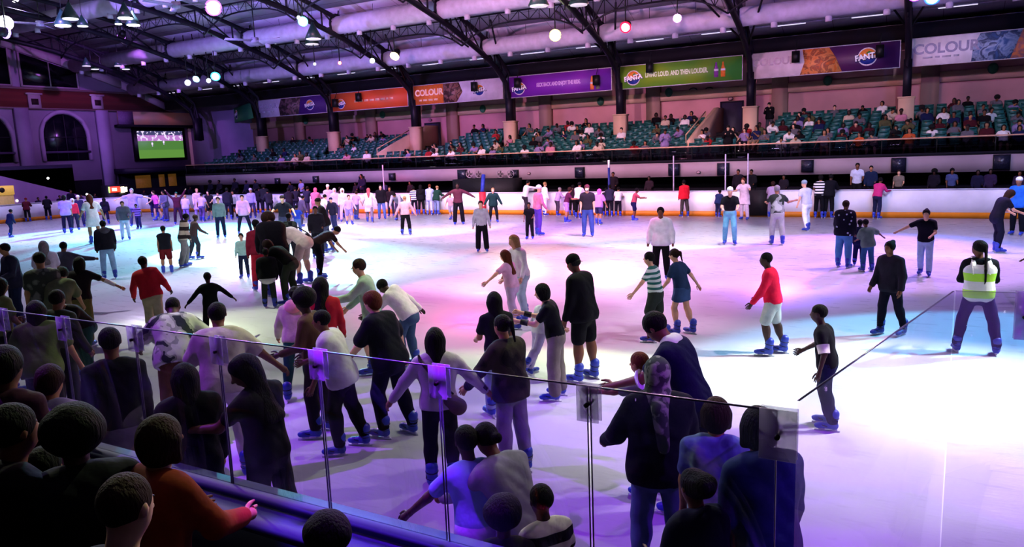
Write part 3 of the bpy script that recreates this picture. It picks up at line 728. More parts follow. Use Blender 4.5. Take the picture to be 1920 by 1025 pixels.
# columns, pedestals, banners
COLX = [-1.3-7.04*i for i in range(-2, 7)]
steel = pmat('14101e', .5, .3, kind='wall', scale=.3)
BAYN = {0: 'right edge', 1: 'first', 2: 'second', 3: 'third', 4: 'fourth', 5: 'fifth', 6: 'sixth', 7: 'seventh'}
for i, x in enumerate(COLX):
    nmr = ('beyond the right edge' if i < 2 else '%s from the right' % ORD[i-2])
    t = empty('stand_pier', (x, 40.0, 2.3), 0, 'square beige pier under a steel column, '+nmr, 'pier', 'beige piers in the far stand')
    MB().box(-.33, .33, -.3, .3, 0.6, 2.6).box(-.37, .37, -.34, .34, 2.55, 2.62).build('pier_block', beige, t)
def text_mesh(s, size, mat, name, parent, loc, rot=(radians(90), 0, 0), shear=0, ext=.004, bold=.0, sx=1.0):
    cu = bpy.data.curves.new('txt', 'FONT'); cu.body = s; cu.size = size; cu.extrude = ext; cu.offset = bold; cu.align_x = 'CENTER'; cu.align_y = 'CENTER'; cu.shear = shear
    to = bpy.data.objects.new('txt', cu); C.objects.link(to); dg = bpy.context.evaluated_depsgraph_get(); dg.update()
    me = bpy.data.meshes.new_from_object(to.evaluated_get(dg)); bpy.data.objects.remove(to)
    me.materials.clear(); me.materials.append(mat)
    o = bpy.data.objects.new(name, me); C.objects.link(o); o.parent = parent; o.location = loc; o.rotation_euler = rot; o.scale = (sx, 1, 1)
    return o
W = lambda: pmat('f0eef2', .6)
def disc(c, r, axis_y0, axis_y1, n=20): return [(c[0]+r*cos(2*pi*j/n), c[1]+r*sin(2*pi*j/n)) for j in range(n)]
def logo(root, x, z, s, y):
    """round soft-drink emblem: orange cap over white over navy crescent with slanted lettering"""
    MB().prism(disc((x, z), s, 0, 0, 22), 1, y-.012, y).build('emblem_ring', pmat('e8e4ea', .6), root)
    top = [(x+s*.86*cos(pi*j/10), z+s*.1+s*.78*sin(pi*j/10)) for j in range(11)]
    MB().prism(top, 1, y-.02, y-.012).build('emblem_top', pmat('e08030', .6), root)
    MB().prism([(x-s*.2, z+s*.35), (x+s*.1, z+s*.3), (x+s*.45, z+s*.45), (x+s*.15, z+s*.62)], 1, y-.026, y-.02).build('emblem_leaf', pmat('2a8030', .6), root)
    bot = [(x+s*.84*cos(-pi*j/10), z-s*.18+s*.66*sin(-pi*j/10)) for j in range(11)]
    MB().prism(bot, 1, y-.02, y-.012).build('emblem_base', pmat('182a80', .6), root)
    text_mesh('FANTA', s*.88, pmat('101c50', .6), 'lettering_outline', root, (x+s*.03, y-.030, z-.02), rot=(radians(90), radians(-7), 0), bold=s*.07, sx=.92)  # printed dark outline behind the white letters
    text_mesh('FANTA', s*.88, pmat('f4f4f8', .6), 'lettering', root, (x, y-.040, z+.0), rot=(radians(90), radians(-7), 0), bold=s*.03, sx=.92)
def artmat(c1, c2, c3):
    key = ('art', c1, c2, c3)
    if key in MATS: return MATS[key]
    m, nt, b = nmat('picture'); N = nt.nodes.new; L = nt.links.new; tc = N('ShaderNodeTexCoord'); n = N('ShaderNodeTexNoise'); n.inputs['Scale'].default_value = 2.6; n.inputs['Detail'].default_value = 4; n.inputs['Distortion'].default_value = 1.2
    L(tc.outputs['Object'], n.inputs['Vector']); r = N('ShaderNodeValToRGB')
    for _ in range(2): r.color_ramp.elements.new(.5)
    for e, (p, c) in zip(r.color_ramp.elements, [(.32, c1), (.45, c2), (.54, c3), (.68, c1)]): e.position = p; e.color = lin(c)
    L(n.outputs['Fac'], r.inputs[0]); L(r.outputs[0], b.inputs[0]); b.inputs['Roughness'].default_value = .6; MATS[key] = m; return m
def gradmat(c1, c2, x0, x1):
    """printed left-to-right colour fade across the banner sheet"""
    m, nt, b = nmat('banner_print'); N = nt.nodes.new; L = nt.links.new; tc = N('ShaderNodeTexCoord'); n = N('ShaderNodeTexNoise'); n.inputs['Scale'].default_value = .45; n.inputs['Detail'].default_value = 1
    L(tc.outputs['Object'], n.inputs['Vector']); r = N('ShaderNodeValToRGB'); r.color_ramp.elements[0].position = .35; r.color_ramp.elements[1].position = .62; r.color_ramp.elements[0].color = lin(c1); r.color_ramp.elements[1].color = lin(c2)
    L(n.outputs['Fac'], r.inputs[0]); L(r.outputs[0], b.inputs[0]); b.inputs['Roughness'].default_value = .5; return m
def wordbars(root, x, z, w, h, col, y, words=6):
    rng = random.Random(int(x*10)); m = MB(); cx = x-w/2
    while cx < x+w/2-.1:
        L = min(rng.uniform(.18, .4), x+w/2-cx)
        m.box(cx, cx+L, y-.006, y, z-h/2, z+h/2); cx += L+.1
    m.build('small_print', pmat(col, .6), root)
def bottle(root, x, z, c, y, h=.75):
    m = MB().prism([(x-.11, z-h/2), (x+.11, z-h/2), (x+.12, z-.05), (x+.05, z+h*.3), (x+.04, z+h/2), (x-.04, z+h/2), (x-.05, z+h*.3), (x-.12, z-.05)], 1, y-.01, y); m.build('bottle_picture', pmat(c, .5), root)
    MB().box(x-.115, x+.115, y-.014, y-.002, z-.06, z+.04).build('bottle_label', pmat('d8d0e0', .5), root)
def banner(x0, x1, z0, z1, Y, base, label, c2=None, frame='b8b4c0'):
    w = x1-x0; h = z1-z0
    root = empty('advertising_banner', ((x0+x1)/2, Y, z0), 0, label, 'banner', 'banners under the roof of the far stand')
    mm = gradmat(base, c2, 0, 1) if c2 else pmat(base, .5, kind='wall', scale=.2)
    MB().box(-w/2, w/2, 0, .03, 0, h).build('sheet', mm, root)
    f = MB(); t = .035
    f.box(-w/2-t, w/2+t, -.01, .05, -t, 0); f.box(-w/2-t, w/2+t, -.01, .05, h, h+t); f.box(-w/2-t, -w/2, -.01, .05, 0, h); f.box(w/2, w/2+t, -.01, .05, 0, h)
    f.build('frame', pmat(frame, .5), root)
    return root, w, h
BY = 39.9
def bx_px(px, z=6.9, Y=BY): return ony(px, 150, Y)[0]
ZB, ZT = 6.28, 7.46
def xr(a, b): return bx_px(a), bx_px(b)
# right edge: white 'colour' banner with blue and brown picture
a, b = xr(1707, 1975); r, w, h = banner(a, b, ZB, ZT, BY, 'd4d0dc', 'white banner reading COLOUR with blue picture at the right edge')
text_mesh('COLOUR', .62, pmat('8a86a0', .6), 'lettering', r, (-w/2+1.35, -.01, h*.58), bold=.02); wordbars(r, -w/2+1.2, h*.27, 1.5, .08, 'a8a4b8', -.004)
MB().prism([(-.35, 0), (1.1, 0), (1.5, h), (-.05, h), (-.3, h*.55)], 1, -.012, 0).build('picture', artmat('3a5a8a', '8aa0c0', '2a3a5a'), r)
MB().prism([(1.1, 0), (w/2, 0), (w/2, h), (1.5, h)], 1, -.012, 0).build('picture', artmat('b06838', '8a5a48', '6a4a5a'), r)
a, b = xr(1408, 1685); r, w, h = banner(a, b, ZB, ZT, BY, 'd8d0d8', 'banner with white left half, orange fruit picture and purple right half')
text_mesh('COLOUR', .5, pmat('b8a8b4', .6), 'lettering', r, (-w/2+1.1, -.01, h*.62), bold=.015)
MB().box(-.4, w/2, -.008, 0, 0, h).build('purple_print', gradmat('4a1048', '38144e', 0, 1), r)
MB().prism([(-1.0, 0), (.9, 0), (.6, h*.6), (.3, h), (-.9, h), (-.8, h*.5)], 1, -.016, -.006).build('picture', artmat('d86a20', '8a4a30', 'e09050'), r)
logo(r, w/2-1.35, h*.5, .42, -.012)
a, b = xr(1160, 1391); r, w, h = banner(a, b, ZB, ZT, BY, '76981c', 'green banner reading LIVING LOUD. AND THEN LOUDER. with two bottles', c2='3a8a30')
logo(r, -w/2+.85, h*.45, .40, -.006); text_mesh('LIVING LOUD. AND THEN LOUDER.', .34, pmat('d8ecc0', .6), 'lettering', r, (-.1, -.01, h*.52), bold=.012, sx=.62)
bottle(r, w/2-1.3, h*.5, '7a3a90', -.006); bottle(r, w/2-.95, h*.5, 'd87830', -.006)
a, b = xr(951, 1146); r, w, h = banner(a, b, ZB, ZT, BY, '7a20a8', 'purple banner reading KICK BACK AND ENJOY THE RIDE. with two bottles', c2='5a1890')
logo(r, -w/2+.8, h*.42, .38, -.006); text_mesh('KICK BACK AND ENJOY THE RIDE.', .30, pmat('c8a0e0', .6), 'lettering', r, (.05, -.01, h*.5), bold=.01, sx=.6)
bottle(r, w/2-1.15, h*.4, 'e07a40', -.006); bottle(r, w/2-.8, h*.4, '6a6a58', -.006)
a, b = xr(774, 941); r, w, h = banner(a, b, ZB, ZT, BY, 'c8c0d4', 'banner with orange COLOUR panel, dark picture and round emblem on white')
MB().box(-w/2, -w/2+2.35, -.008, 0, 0, h).build('orange_print', pmat('cc6a28', .6), r)
text_mesh('COLOUR', .52, pmat('e8c8a8', .6), 'lettering', r, (-w/2+1.2, -.014, h*.6), bold=.02); wordbars(r, -w/2+1.15, h*.22, 1.5, .12, 'e0b898', -.01)
MB().prism([(-w/2+2.3, 0), (-.0, 0), (.45, h*.5), (.2, h), (-w/2+2.3, h)], 1, -.016, -.004).build('picture', artmat('5a2418', '8a6058', '2a1414'), r)
logo(r, w/2-1.6, h*.5, .36, -.008)
a, b = xr(616, 762); r, w, h = banner(a, b, ZB, ZT, BY, 'd85a28', 'plain orange banner with one line of small white lettering', c2='c84a20')
logo(r, -w/2+.95, h*.4, .34, -.006); wordbars(r, .5, h*.48, 3.3, .14, 'f0b898', -.004)
a, b = xr(478, 608); r, w, h = banner(a, b, ZB, ZT, BY, 'c4c0d8', 'banner half white and half purple above the far left seats')
MB().box(-.1, w/2, -.008, 0, 0, h).build('purple_print', pmat('3c1464', .6), r); text_mesh('COLOUR', .42, pmat('8a86a0', .6), 'lettering', r, (-w/2+1.1, -.01, h*.62), bold=.015); wordbars(r, -w/2+1.0, h*.3, 1.3, .1, '9a96b0', -.004)
MB().prism([(-1.1, 0), (.7, 0), (1.0, h), (-.9, h), (-1.2, h*.5)], 1, -.016, -.006).build('picture', artmat('2a1418', '6a4a58', '180c14'), r); logo(r, w/2-1.5, h*.5, .36, -.012)
# hanging speaker boxes in front of the banners
for i, (px, py) in enumerate([(1650, 95), (1492, 106), (1218, 126), (1118, 150), (970, 155), (889, 162), (672, 182), (628, 193)]):
    p = ony(px, py, 39.6); t = empty('hanging_speaker', p, 0, 'small black speaker hanging in front of a banner, %s from the right' % ORD[i], 'speaker', 'black speakers hanging before the banners')
    MB().box(-.17, .17, -.12, .12, -.28, .26).build('cabinet', BK, t); MB().tube([(0, 0, .26), (0, .3, .8)], .02, 6).build('bracket', BK, t)
# wall features of the far stand
for i, (px, py) in enumerate([(1862, 128), (1552, 151), (1254, 173), (1126, 190), (905, 204), (717, 215), (573, 227)]):
    p = ony(px, py, 42.95); t = empty('wall_speaker', p, 0, 'rounded green wall speaker high on the far stand wall, %s from the right' % ORD[i], 'speaker', 'green wall speakers')
    v, q = solid([el((0, 0, 0), (.22, .16, .26))], .03); link('cabinet', mesh_np('cab', v, q), pmat('28604a', .6), t); MB().box(-.05, .05, .1, .25, -.05, .05).build('bracket', BK, t)
for i, (px, py, Y, w) in enumerate([(1330, 169, 43.1, .5), (1369, 169, 43.1, .36), (1300, 170, 43.1, .5), (837, 207, 43.1, .4), (870, 208, 43.1, .4), (807, 225, 43.1, .25), (1370, 185, 43.1, .3), (992, 325, 34.97, .2), (1310, 323, 34.97, .2)]):
    p = ony(px, py, Y); t = empty('oval_sign', p, 0, ('oval dark-rimmed sign on the stand wall, %s of the upper ones' % ORD[i]) if i < 7 else ('small oval sign on the parapet, %s one' % ['left', 'right'][i-7]), 'sign')
    MB().prism([(w*.5*cos(2*pi*j/16), w*.36*sin(2*pi*j/16)) for j in range(16)], 1, -.05, 0).build('rim', pmat('3a2a38', .6), t)
    MB().prism([(w*.38*cos(2*pi*j/16), w*.24*sin(2*pi*j/16)) for j in range(16)], 1, -.07, -.05).build('face', pmat('a88a90', .6), t)
for i, (px, py, s) in enumerate([(1878, 304, .3), (1685, 309, .29), (1514, 311, .26), (1356, 317, .28), (1264, 318, .28), (1087, 323, .26), (965, 326, .22), (867, 328, .3), (735, 331, .2), (678, 335, .16), (592, 336, .2), (520, 339, .18)]):
    p = ony(px, py, 34.9); t = empty('parapet_screen', p, 0, 'square dark monitor on the far parapet, %s from the right' % ORD[i], 'monitor', 'dark monitors on the far parapet')
    MB().box(-s*.95, s*.95, -.08, .1, -s, s).build('housing', pmat('0c0c14', .4), t); MB().box(-s*.85, s*.85, -.095, -.08, -s*.88, s*.88).build('screen', pmat('1a1c2c', .2, spec=.6), t)
# doors of the far stand
for i, (pa, pb, pt) in enumerate([(1353, 1391, 192), (797, 822, 232)]):
    x0 = ony(pa, 220, 43.1)[0]; x1 = ony(pb, 220, 43.1)[0]; zt = ony((pa+pb)/2, pt, 43.1)[2]
    d = empty('door_%d' % (i+1), ((x0+x1)/2, 43.1, 2.5)); d['kind'] = 'structure'; w = x1-x0
    MB().box(-w/2, w/2, 0, .08, 0, zt-2.5).build('door_leaf', pmat('2e2a44', .6, kind='wall', scale=.2), d)
    MB().box(-w/2-.08, -w/2, -.04, .1, 0, zt-2.5).box(w/2, w/2+.08, -.04, .1, 0, zt-2.5).box(-w/2-.08, w/2+.08, -.04, .1, zt-2.5, zt-2.42).build('door_frame', pmat('1c1828', .6), d)
    MB().tube([(w*.3, -.05, 1.0), (w*.3, -.05, 1.25)], .02, 6).build('door_handle', pmat('a0a0a8', .3, .8), d)
VOM = [(ony(pa, 240, 40)[0], ony(pb, 240, 40)[0]) for pa, pb in [(1326, 1408), (768, 850)]]
for i, (a, b) in enumerate(VOM):
    for s, x in ((0, a), (1, b)):
        if s == 1: continue
        MBw = MB().prism([(36.6, 2.2), (36.6, 3.3), (38.2, 3.9), (41.8, 5.05), (43.2, 5.05), (43.2, 2.2)], 0, x-.1, x+.1); struct(MBw.build('wall_stair_side', beige))
    t = empty('stair_rail', (a, 38, 2.6), 0, 'slanted handrail beside the stand entrance, %s one' % ['right', 'left'][i], 'handrail')
    MB().tube([(-.2, -1.2, 1.0), (-.2, 2.4, 2.2)], .03, 6).build('rail', pmat('c8a880', .5), t); MB().tube([(-.2, -1.2, 0), (-.2, -1.2, 1.0)], .025, 6).tube([(-.2, 2.4, .8), (-.2, 2.4, 2.2)], .025, 6).build('post', pmat('c8a880', .5), t)
# pilasters behind columns
pi_ = MB()
for x in COLX: pi_.box(x+.5, x+1.3, 42.8, 43.2, 2.5, 7.9)
struct(pi_.build('trim_3', wallmat('8a6e64')))
# fans and flag posts at the far boards
for i, (px, py) in enumerate([(880, 326), (897, 326), (938, 326), (957, 326)]):
    p = ony(px, py, 34.3); t = empty('drum_fan', p, 0, 'round floor fan on the ledge behind the far boards, %s from the left' % ORD[i], 'fan', 'fans behind the far boards')
    pts = [(.2*cos(2*pi*j/16), 0, .2*sin(2*pi*j/16)) for j in range(17)]
    MB().tube(pts, .02, 6).build('guard_ring', pmat('a0949c', .4, .5), t)
    m = MB()
    for j in range(8): m.tube([(0, -.02, 0), (.2*cos(pi*j/4), -.02, .2*sin(pi*j/4))], .006, 4)
    m.build('guard', pmat('a0949c', .4, .5), t)
    m = MB()
    for j in range(4):
        a = pi*j/2; m.obox((.09*cos(a), .02, .09*sin(a)), (.07*cos(a), .0, .07*sin(a)), (-.04*sin(a), .015, .04*cos(a)), (.002, .003, .002))
    m.build('blades', pmat('40383c', .5), t); MB().box(-.17, .17, -.06, .06, -.36, -.2).build('stand', BK, t)
MB().box(-1.6, 1.6, -.3, .5, -1.1, 0)
o = MB().box(ony(862, 340, 34.3)[0], ony(972, 340, 34.3)[0], 33.6, 34.7, .45, 1.75).build('equipment_bench', pmat('08080e', .6)); tag(o, 'long black bench under the fans behind the far boards', 'bench')
p = ony(905, 400, 32.4); t = empty('padded_post', (p[0], 32.45, 0), 0, 'padded post, red below and blue above, at the far boards', 'post')
MB().tube([(0, 0, 0), (0, 0, 1.15)], .17, 12).build('red_pad', pmat('b81c34', .6), t, True); MB().tube([(0, 0, 1.15), (-.06, .3, 2.0)], .1, 12).build('blue_pad', pmat('2838a0', .6), t, True)
p = ony(1140, 400, 32.8); t = empty('flag_post', (p[0], 33.0, .45), 0, 'thin dark blue post with white tip behind far boards', 'post')
MB().tube([(0, 0, 0), (0, 0, 1.75)], .06, 8).build('pole', pmat('1a2470', .5), t, True); MB().tube([(0, 0, 1.75), (0, 0, 2.1)], .05, 8).build('tip', pmat('f0f0f8', .5), t, True)
for i, px in enumerate((720, 1263, 1360, 1402)):
    p = ony(px, 350, 33.1); o = MB().tube([(0, 0, 0), (0, 0, 2.2)], .03, 6).build('glass_support_post', pmat('b8b0c8', .4), loc=(p[0], 33.1, .45)); tag(o, 'thin pale upright post behind the far boards, %s from the left' % ORD[i], 'post', 'thin posts behind the far boards')
a = ony(1403, 400, 32.6)[0]; b = ony(1440, 400, 32.6)[0]; t = empty('rink_gate', ((a+b)/2, 32.6, 0), 0, 'open dark gate in the white far boards', 'gate')
MB().box((a-b)/2, (b-a)/2, -.03, .03, .05, 1.12).build('opening_panel', pmat('0a080c', .7), t); MB().box((a-b)/2-.05, (a-b)/2, -.05, .04, 0, 1.2).box((b-a)/2, (b-a)/2+.05, -.05, .04, 0, 1.2).build('gate_frame', pmat('d8d4e0', .5), t)  # dark sheet stands in for the shade inside the open gateway
# ---- seats
SEATC = pmat('1e5a54', .45, kind='wall', scale=.5, spec=.5)
def seat_mesh():
    m = MB(); m.obox((0, .16, .62), (.21, 0, 0), (0, .025, .06), (0, .05, .22)); m.box(-.21, .21, -.2, .16, .40, .45); m.box(-.03, .03, -.05, .12, 0, .4)
    m.obox((0, .14, .86), (.16, 0, 0), (0, .03, .0), (0, .0, .03)); V, Q, M = merge(m.p); return mesh_np('seat', V, Q, M, False)
SM = seat_mesh(); SM.materials.append(SEATC)
seats = []
for r in range(NR):
    y = 36.25+.8*r if r < NR-1 else 42.3
    n = int((XS1-XS0)/.55)
    for k in range(n):
        x = XS0+.5+k*.55
        if any(a-.2 < x < b+.1 and r >= 2 for a, b in VOM): continue
        if any(abs(x-c) < .65 and abs(y-40.0) < .75 for c in COLX): continue
        if r in (1, 2, 3, 4, 5, 6, 7, 0) and abs((x-XS0) % 14.08-10.0) < .5: continue
        seats.append((r, x, y, 2.3+.2*r))
BAYS = ['right edge', 'right COLOUR banner', 'orange-purple banner', 'green banner', 'bright purple banner', 'COLOUR picture banner', 'plain orange banner', 'left half-purple banner', 'green corner banner']
def bay_of(x):
    for i in range(len(COLX)-1, -1, -1):
        if x < COLX[i]: return min(i+0, 8) if i >= 1 else 1
    return 1
vis = [s for s in seats if s[1] < ony(1925, 230, s[2])[0]+.2]
def fam_sort(s): return -(s[1]) + (s[2]-36)*.3
vis.sort(key=lambda s: np.hypot(s[1], s[2]))
SEATSEL = vis[:300]; SEATREST = vis[300:]
cnt = {}
for r, x, y, z in sorted(SEATSEL, key=lambda s: (s[0], s[1])):
    o = bpy.data.objects.new('stadium_seat', SM); C.objects.link(o); o.location = (x, y, z)
    b = bay_of(x); k = (r, b); cnt[k] = cnt.get(k, 0)+1
    nth = ORD[min(cnt[k], 16)-1] + (' (%d)' % cnt[k] if cnt[k] > 16 else '')
    tag(o, 'green flip seat, row %d, %s below the %s' % (r+1, nth, BAYS[b]), 'seat', 'green seats of the far stand')
vs = []; qs = []; base = np.array([v.co[:] for v in SM.vertices]); bq = np.array([list(p.vertices) for p in SM.polygons])
for i, (r, x, y, z) in enumerate(SEATREST): vs.append(base+np.array([x, y, z])); qs.append(bq+len(base)*i)
o = link('stadium_seats', mesh_np('seats', np.concatenate(vs), np.concatenate(qs), smooth=False), SEATC); tag(o, 'rows of green flip seats in the left part of far stand', 'seats', kind='stuff')
# ---- end wall -------------------------------------------------------------
XW = -56.0
struct(MB().box(XW-.3, XW, -8, 50, -.1, 14.2).build('wall_left', wallmat('9a86a4')))
struct(MB().box(XW, XW+.12, -8, 42.2, 7.45, 8.75).build('wall_left_band', brick('7a2c2a', '6a2422', '5a3034')))
struct(MB().box(XW, XW+.25, -8, 42.2, 8.72, 8.85).box(XW, XW+.2, -8, 42.2, 7.35, 7.47).build('trim_4', wallmat('8a6a70')))
struct(MB().box(XW-.3, XS0-1.5, 43.5, 43.8, 0, 9).build('wall_far_corner', wallmat('8a7aa0')))
def roofz(y):
    if y < 17.0: y = 34.0-y
    P = [(17.0, 13.6), (23, 13.2), (29, 12.35), (33, 11.35), (37.5, 9.95), (41.3, 8.35), (44, 7.8)]
    for (a, za), (b, zb) in zip(P, P[1:]):
        if y <= b: return za+(zb-za)*(y-a)/(b-a)
    return P[-1][1]
YS = [-9.5, -7.3, -3.5, 1, 5, 8, 11, 14, 17, 20, 23, 26, 29, 31, 33, 35.2, 37.5, 39.4, 41.3, 43.8]
# gable band, upper windows
gb = MB()
for a, b in zip(YS[7:], YS[8:]):
    if a >= 43: break
    za, zb = roofz(a)-.25, roofz(b)-.25
    gb.prism([(a, za-.55), (b, zb-.55), (b, zb), (a, za)], 0, XW, XW+.3)
struct(gb.build('trim_5', wallmat('a890a0')))
for i, ya in enumerate([5.5, 10.0, 14.5, 19.0, 25.2, 30.2]):
    yb = ya+(4.2 if i < 5 else 3.9); w = empty('window_%d' % (i+1), (XW+.05, 0, 0)); w['kind'] = 'structure'
    MB().prism([(ya, 9.0), (yb, 9.0), (yb, roofz(yb)-.85), (ya, roofz(ya)-.85)], 0, 0, .05).build('pane', pmat('080810', .15, spec=.6), w)
    f = MB(); f.box(0, .12, ya-.12, ya, 8.9, roofz(ya)-.8); f.box(0, .12, yb, yb+.12, 8.9, roofz(yb)-.8); f.box(0, .12, ya, yb, 8.88, 9.0); f.box(0, .09, (ya+yb)/2-.03, (ya+yb)/2+.03, 9, roofz((ya+yb)/2)-.85); f.build('window_frame', wallmat('a890a0'), w)
def archpoly(y0, y1, z0, zt, n=12):
    r = (y1-y0)/2; c = (y0+y1)/2; zs = zt-r
    return [(y0, z0), (y1, z0)]+[(c+r*cos(pi*j/n), zs+r*sin(pi*j/n)) for j in range(n+1)]
for i, (y0, y1) in enumerate([(31.2, 34.3), (25.6, 28.9), (20.0, 23.3), (14.4, 17.7), (8.8, 12.1)]):
    w = empty('window_%d' % (i+7), (XW, 0, 0)); w['kind'] = 'structure'
    MB().prism(archpoly(y0, y1, 3.7, 7.05), 0, 0, .06).build('pane', pmat('0c0a16', .2, spec=.6), w)
    c = (y0+y1)/2; r = (y1-y0)/2; zs = 7.05-r
    pts = [(.08, y0-.18, 3.7)]+[(.08, y0-.18, 4.6)]+[(.08, c-(r+.18)*cos(pi*j/14), zs+(r+.18)*sin(pi*j/14)) for j in range(15)]+[(.08, y1+.18, 3.7)]
    MB().tube(pts, .16, 6).build('arch_moulding', wallmat('a890b0'), w)
    g = MB(); g.tube([(.1, c, 3.7), (.1, c, 7.0)], .035, 4).tube([(.1, y0, 5.4), (.1, y1, 5.4)], .035, 4).tube([(.1, y0+.8, 3.7), (.1, y0+.8, 6.6)], .025, 4).tube([(.1, y1-.8, 3.7), (.1, y1-.8, 6.6)], .025, 4); g.build('glazing_bars', pmat('2a2430', .6), w)
    MB().box(.02, .3, y0-.1, y1+.1, 4.25, 4.4).build('transom', wallmat('4a3a5a'), w)
for i, (px, py) in enumerate([(64, 191), (182, 193)]):
    p = onx(px, py, XW+.2); w = empty('square_vent', p, 0, 'square vent with pale surround in the red band, %s one' % ['left', 'right'][i], 'vent')
    MB().box(-.05, .1, -.42, .42, -.45, .5).box(-.05, .16, -.55, .55, .5, .62).build('surround', wallmat('b8a0b0'), w); MB().box(.1, .13, -.24, .24, -.2, .22).build('grille', pmat('2a1018', .7), w)
for i, px in enumerate((50, 200)):
    y = onx(px, 300, XW+.1)[1]
    struct(MB().box(XW, XW+.35, y-.45, y+.45, 1.5, 7.4).build('trim_6', wallmat('a08cb0')))
# television
p0 = onx(250, 241, XW+.35); p1 = onx(346, 238, XW+.35); pz = onx(300, 301, XW+.35)
y0, y1, z1, z0 = p0[1], p1[1], (p0[2]+p1[2])/2, pz[2]
tv = empty('giant_screen', (XW, (y0+y1)/2, z0), 0, 'large lit television screen on the end wall showing a football match', 'screen'); wv = (y1-y0)/2; hv = z1-z0
MB().box(0.02, .3, -wv, wv, 0, hv).build('bezel', pmat('06060a', .4), tv)
def tvpic():
    m, nt, b = nmat('tv_picture'); N = nt.nodes.new; L = nt.links.new; tc = N('ShaderNodeTexCoord'); sx = N('ShaderNodeSeparateXYZ'); L(tc.outputs['Object'], sx.inputs[0])
    r = N('ShaderNodeValToRGB'); r.color_ramp.interpolation = 'CONSTANT'
    for _ in range(2): r.color_ramp.elements.new(.5)
    for e, (p, c) in zip(r.color_ramp.elements, [(0, '5a8a3a'), (.33, '4a7a38'), (.60, 'b878c8'), (.77, '40406a')]): e.position = p; e.color = lin(c)
    mm = N('ShaderNodeMath'); mm.operation = 'DIVIDE'; mm.inputs[1].default_value = hv; L(sx.outputs[2], mm.inputs[0]); L(mm.outputs[0], r.inputs[0])
    n = N('ShaderNodeTexNoise'); n.inputs['Scale'].default_value = 3.5; n.inputs['Detail'].default_value = 5; L(tc.outputs['Object'], n.inputs['Vector'])
    gt = N('ShaderNodeMath'); gt.operation = 'GREATER_THAN'; gt.inputs[1].default_value = .55; L(n.outputs['Fac'], gt.inputs[0])
    ab = N('ShaderNodeMath'); ab.operation = 'GREATER_THAN'; ab.inputs[1].default_value = .6; L(mm.outputs[0], ab.inputs[0]); mu = N('ShaderNodeMath'); mu.operation = 'MULTIPLY'; L(gt.outputs[0], mu.inputs[0]); L(ab.outputs[0], mu.inputs[1])
    mx = N('ShaderNodeMixRGB'); mx.inputs[2].default_value = lin('e8d8f8'); L(mu.outputs[0], mx.inputs[0]); L(r.outputs[0], mx.inputs[1])
    L(mx.outputs[0], b.inputs['Emission Color']); b.inputs['Emission Strength'].default_value = 1.0; b.inputs['Base Color'].default_value = (0, 0, 0, 1); return m
MB().box(.3, .32, -wv*.88, wv*.88, hv*.08, hv*.9).build('picture', tvpic(), tv)
for j, (yy, zz) in enumerate([(.1, .55), (-.35, .5)]): MB().box(.32, .325, yy*wv-.05, yy*wv+.05, hv*zz-.18, hv*zz+.18).box(.32, .325, yy*wv-.09, yy*wv+.09, hv*zz-.02, hv*zz+.1).build('player_figure', pmat('e8e0f0', .5, emit=.5), tv)
# end wall banners, canopy, cream panel
def endpanel(pa, pb, pt, pb2, mat, name, label, cat, d=.3, x=XW+.2):
    a = onx(pa, pt, x); b = onx(pb, pb2, x); zc = (a[2]); o = MB().box(0, d, 0, b[1]-a[1], 0, a[2]-b[2]).build(name, mat, loc=(x, a[1], b[2]))
    if label: tag(o, label, cat)
    return o
p = onx(220, 221, XW+.5); q = onx(412, 215, XW+.5)
b = empty('end_wall_banner', (XW+.5, p[1], 6.35), 0, 'long faded orange banner above the giant screen on the end wall', 'banner'); Lb = q[1]-p[1]
MB().box(0, .05, 0, Lb, 0, 1.0).build('sheet', gradmat('c88a58', '9a8868', 0, 1), b); MB().box(.05, .07, 0, 1.3, 0, 1.0).build('purple_print', pmat('6a5078', .6), b); MB().box(.05, .07, Lb*.74, Lb, 0.05, .95).build('white_print', pmat('9a90a8', .6), b)
struct(MB().box(XW+.3, XW+.9, p[1]-.2, 43.4, 6.15, 6.33).build('trim_7', darkw))
pa = onx(414, 215, XW+1.5); g = empty('corner_banner', (0, 0, 0), 0, 'slanted green banner with round emblem in the far left corner', 'banner')
A = onx(414, 208, XW+1.0); B = ony(474, 212, 40.2)
dv = (B-A); dv[2] = 0; L = np.linalg.norm(dv); dv /= L; nv = np.array([dv[1], -dv[0], 0])
g.location = ((A+B)/2)[0], ((A+B)/2)[1], 6.3; g.rotation_euler = (0, 0, atan2(dv[1], dv[0]))
MB().prism([(-L/2, 0), (L/2, 0), (L/2-.6, 1.15), (-L/2, 1.15)], 1, 0, .04).build('sheet', gradmat('207040', '1a5a3c', 0, 1), g); logo(g, .3, .6, .38, -.004)
cr = onx(352, 233, XW+.15); cr2 = onx(430, 300, XW+.15)
struct(MB().box(XW, XW+.15, cr[1], min(cr2[1], 48), cr2[2]-.6, 6.15).build('wall_left_panel', wallmat('c0a488')))
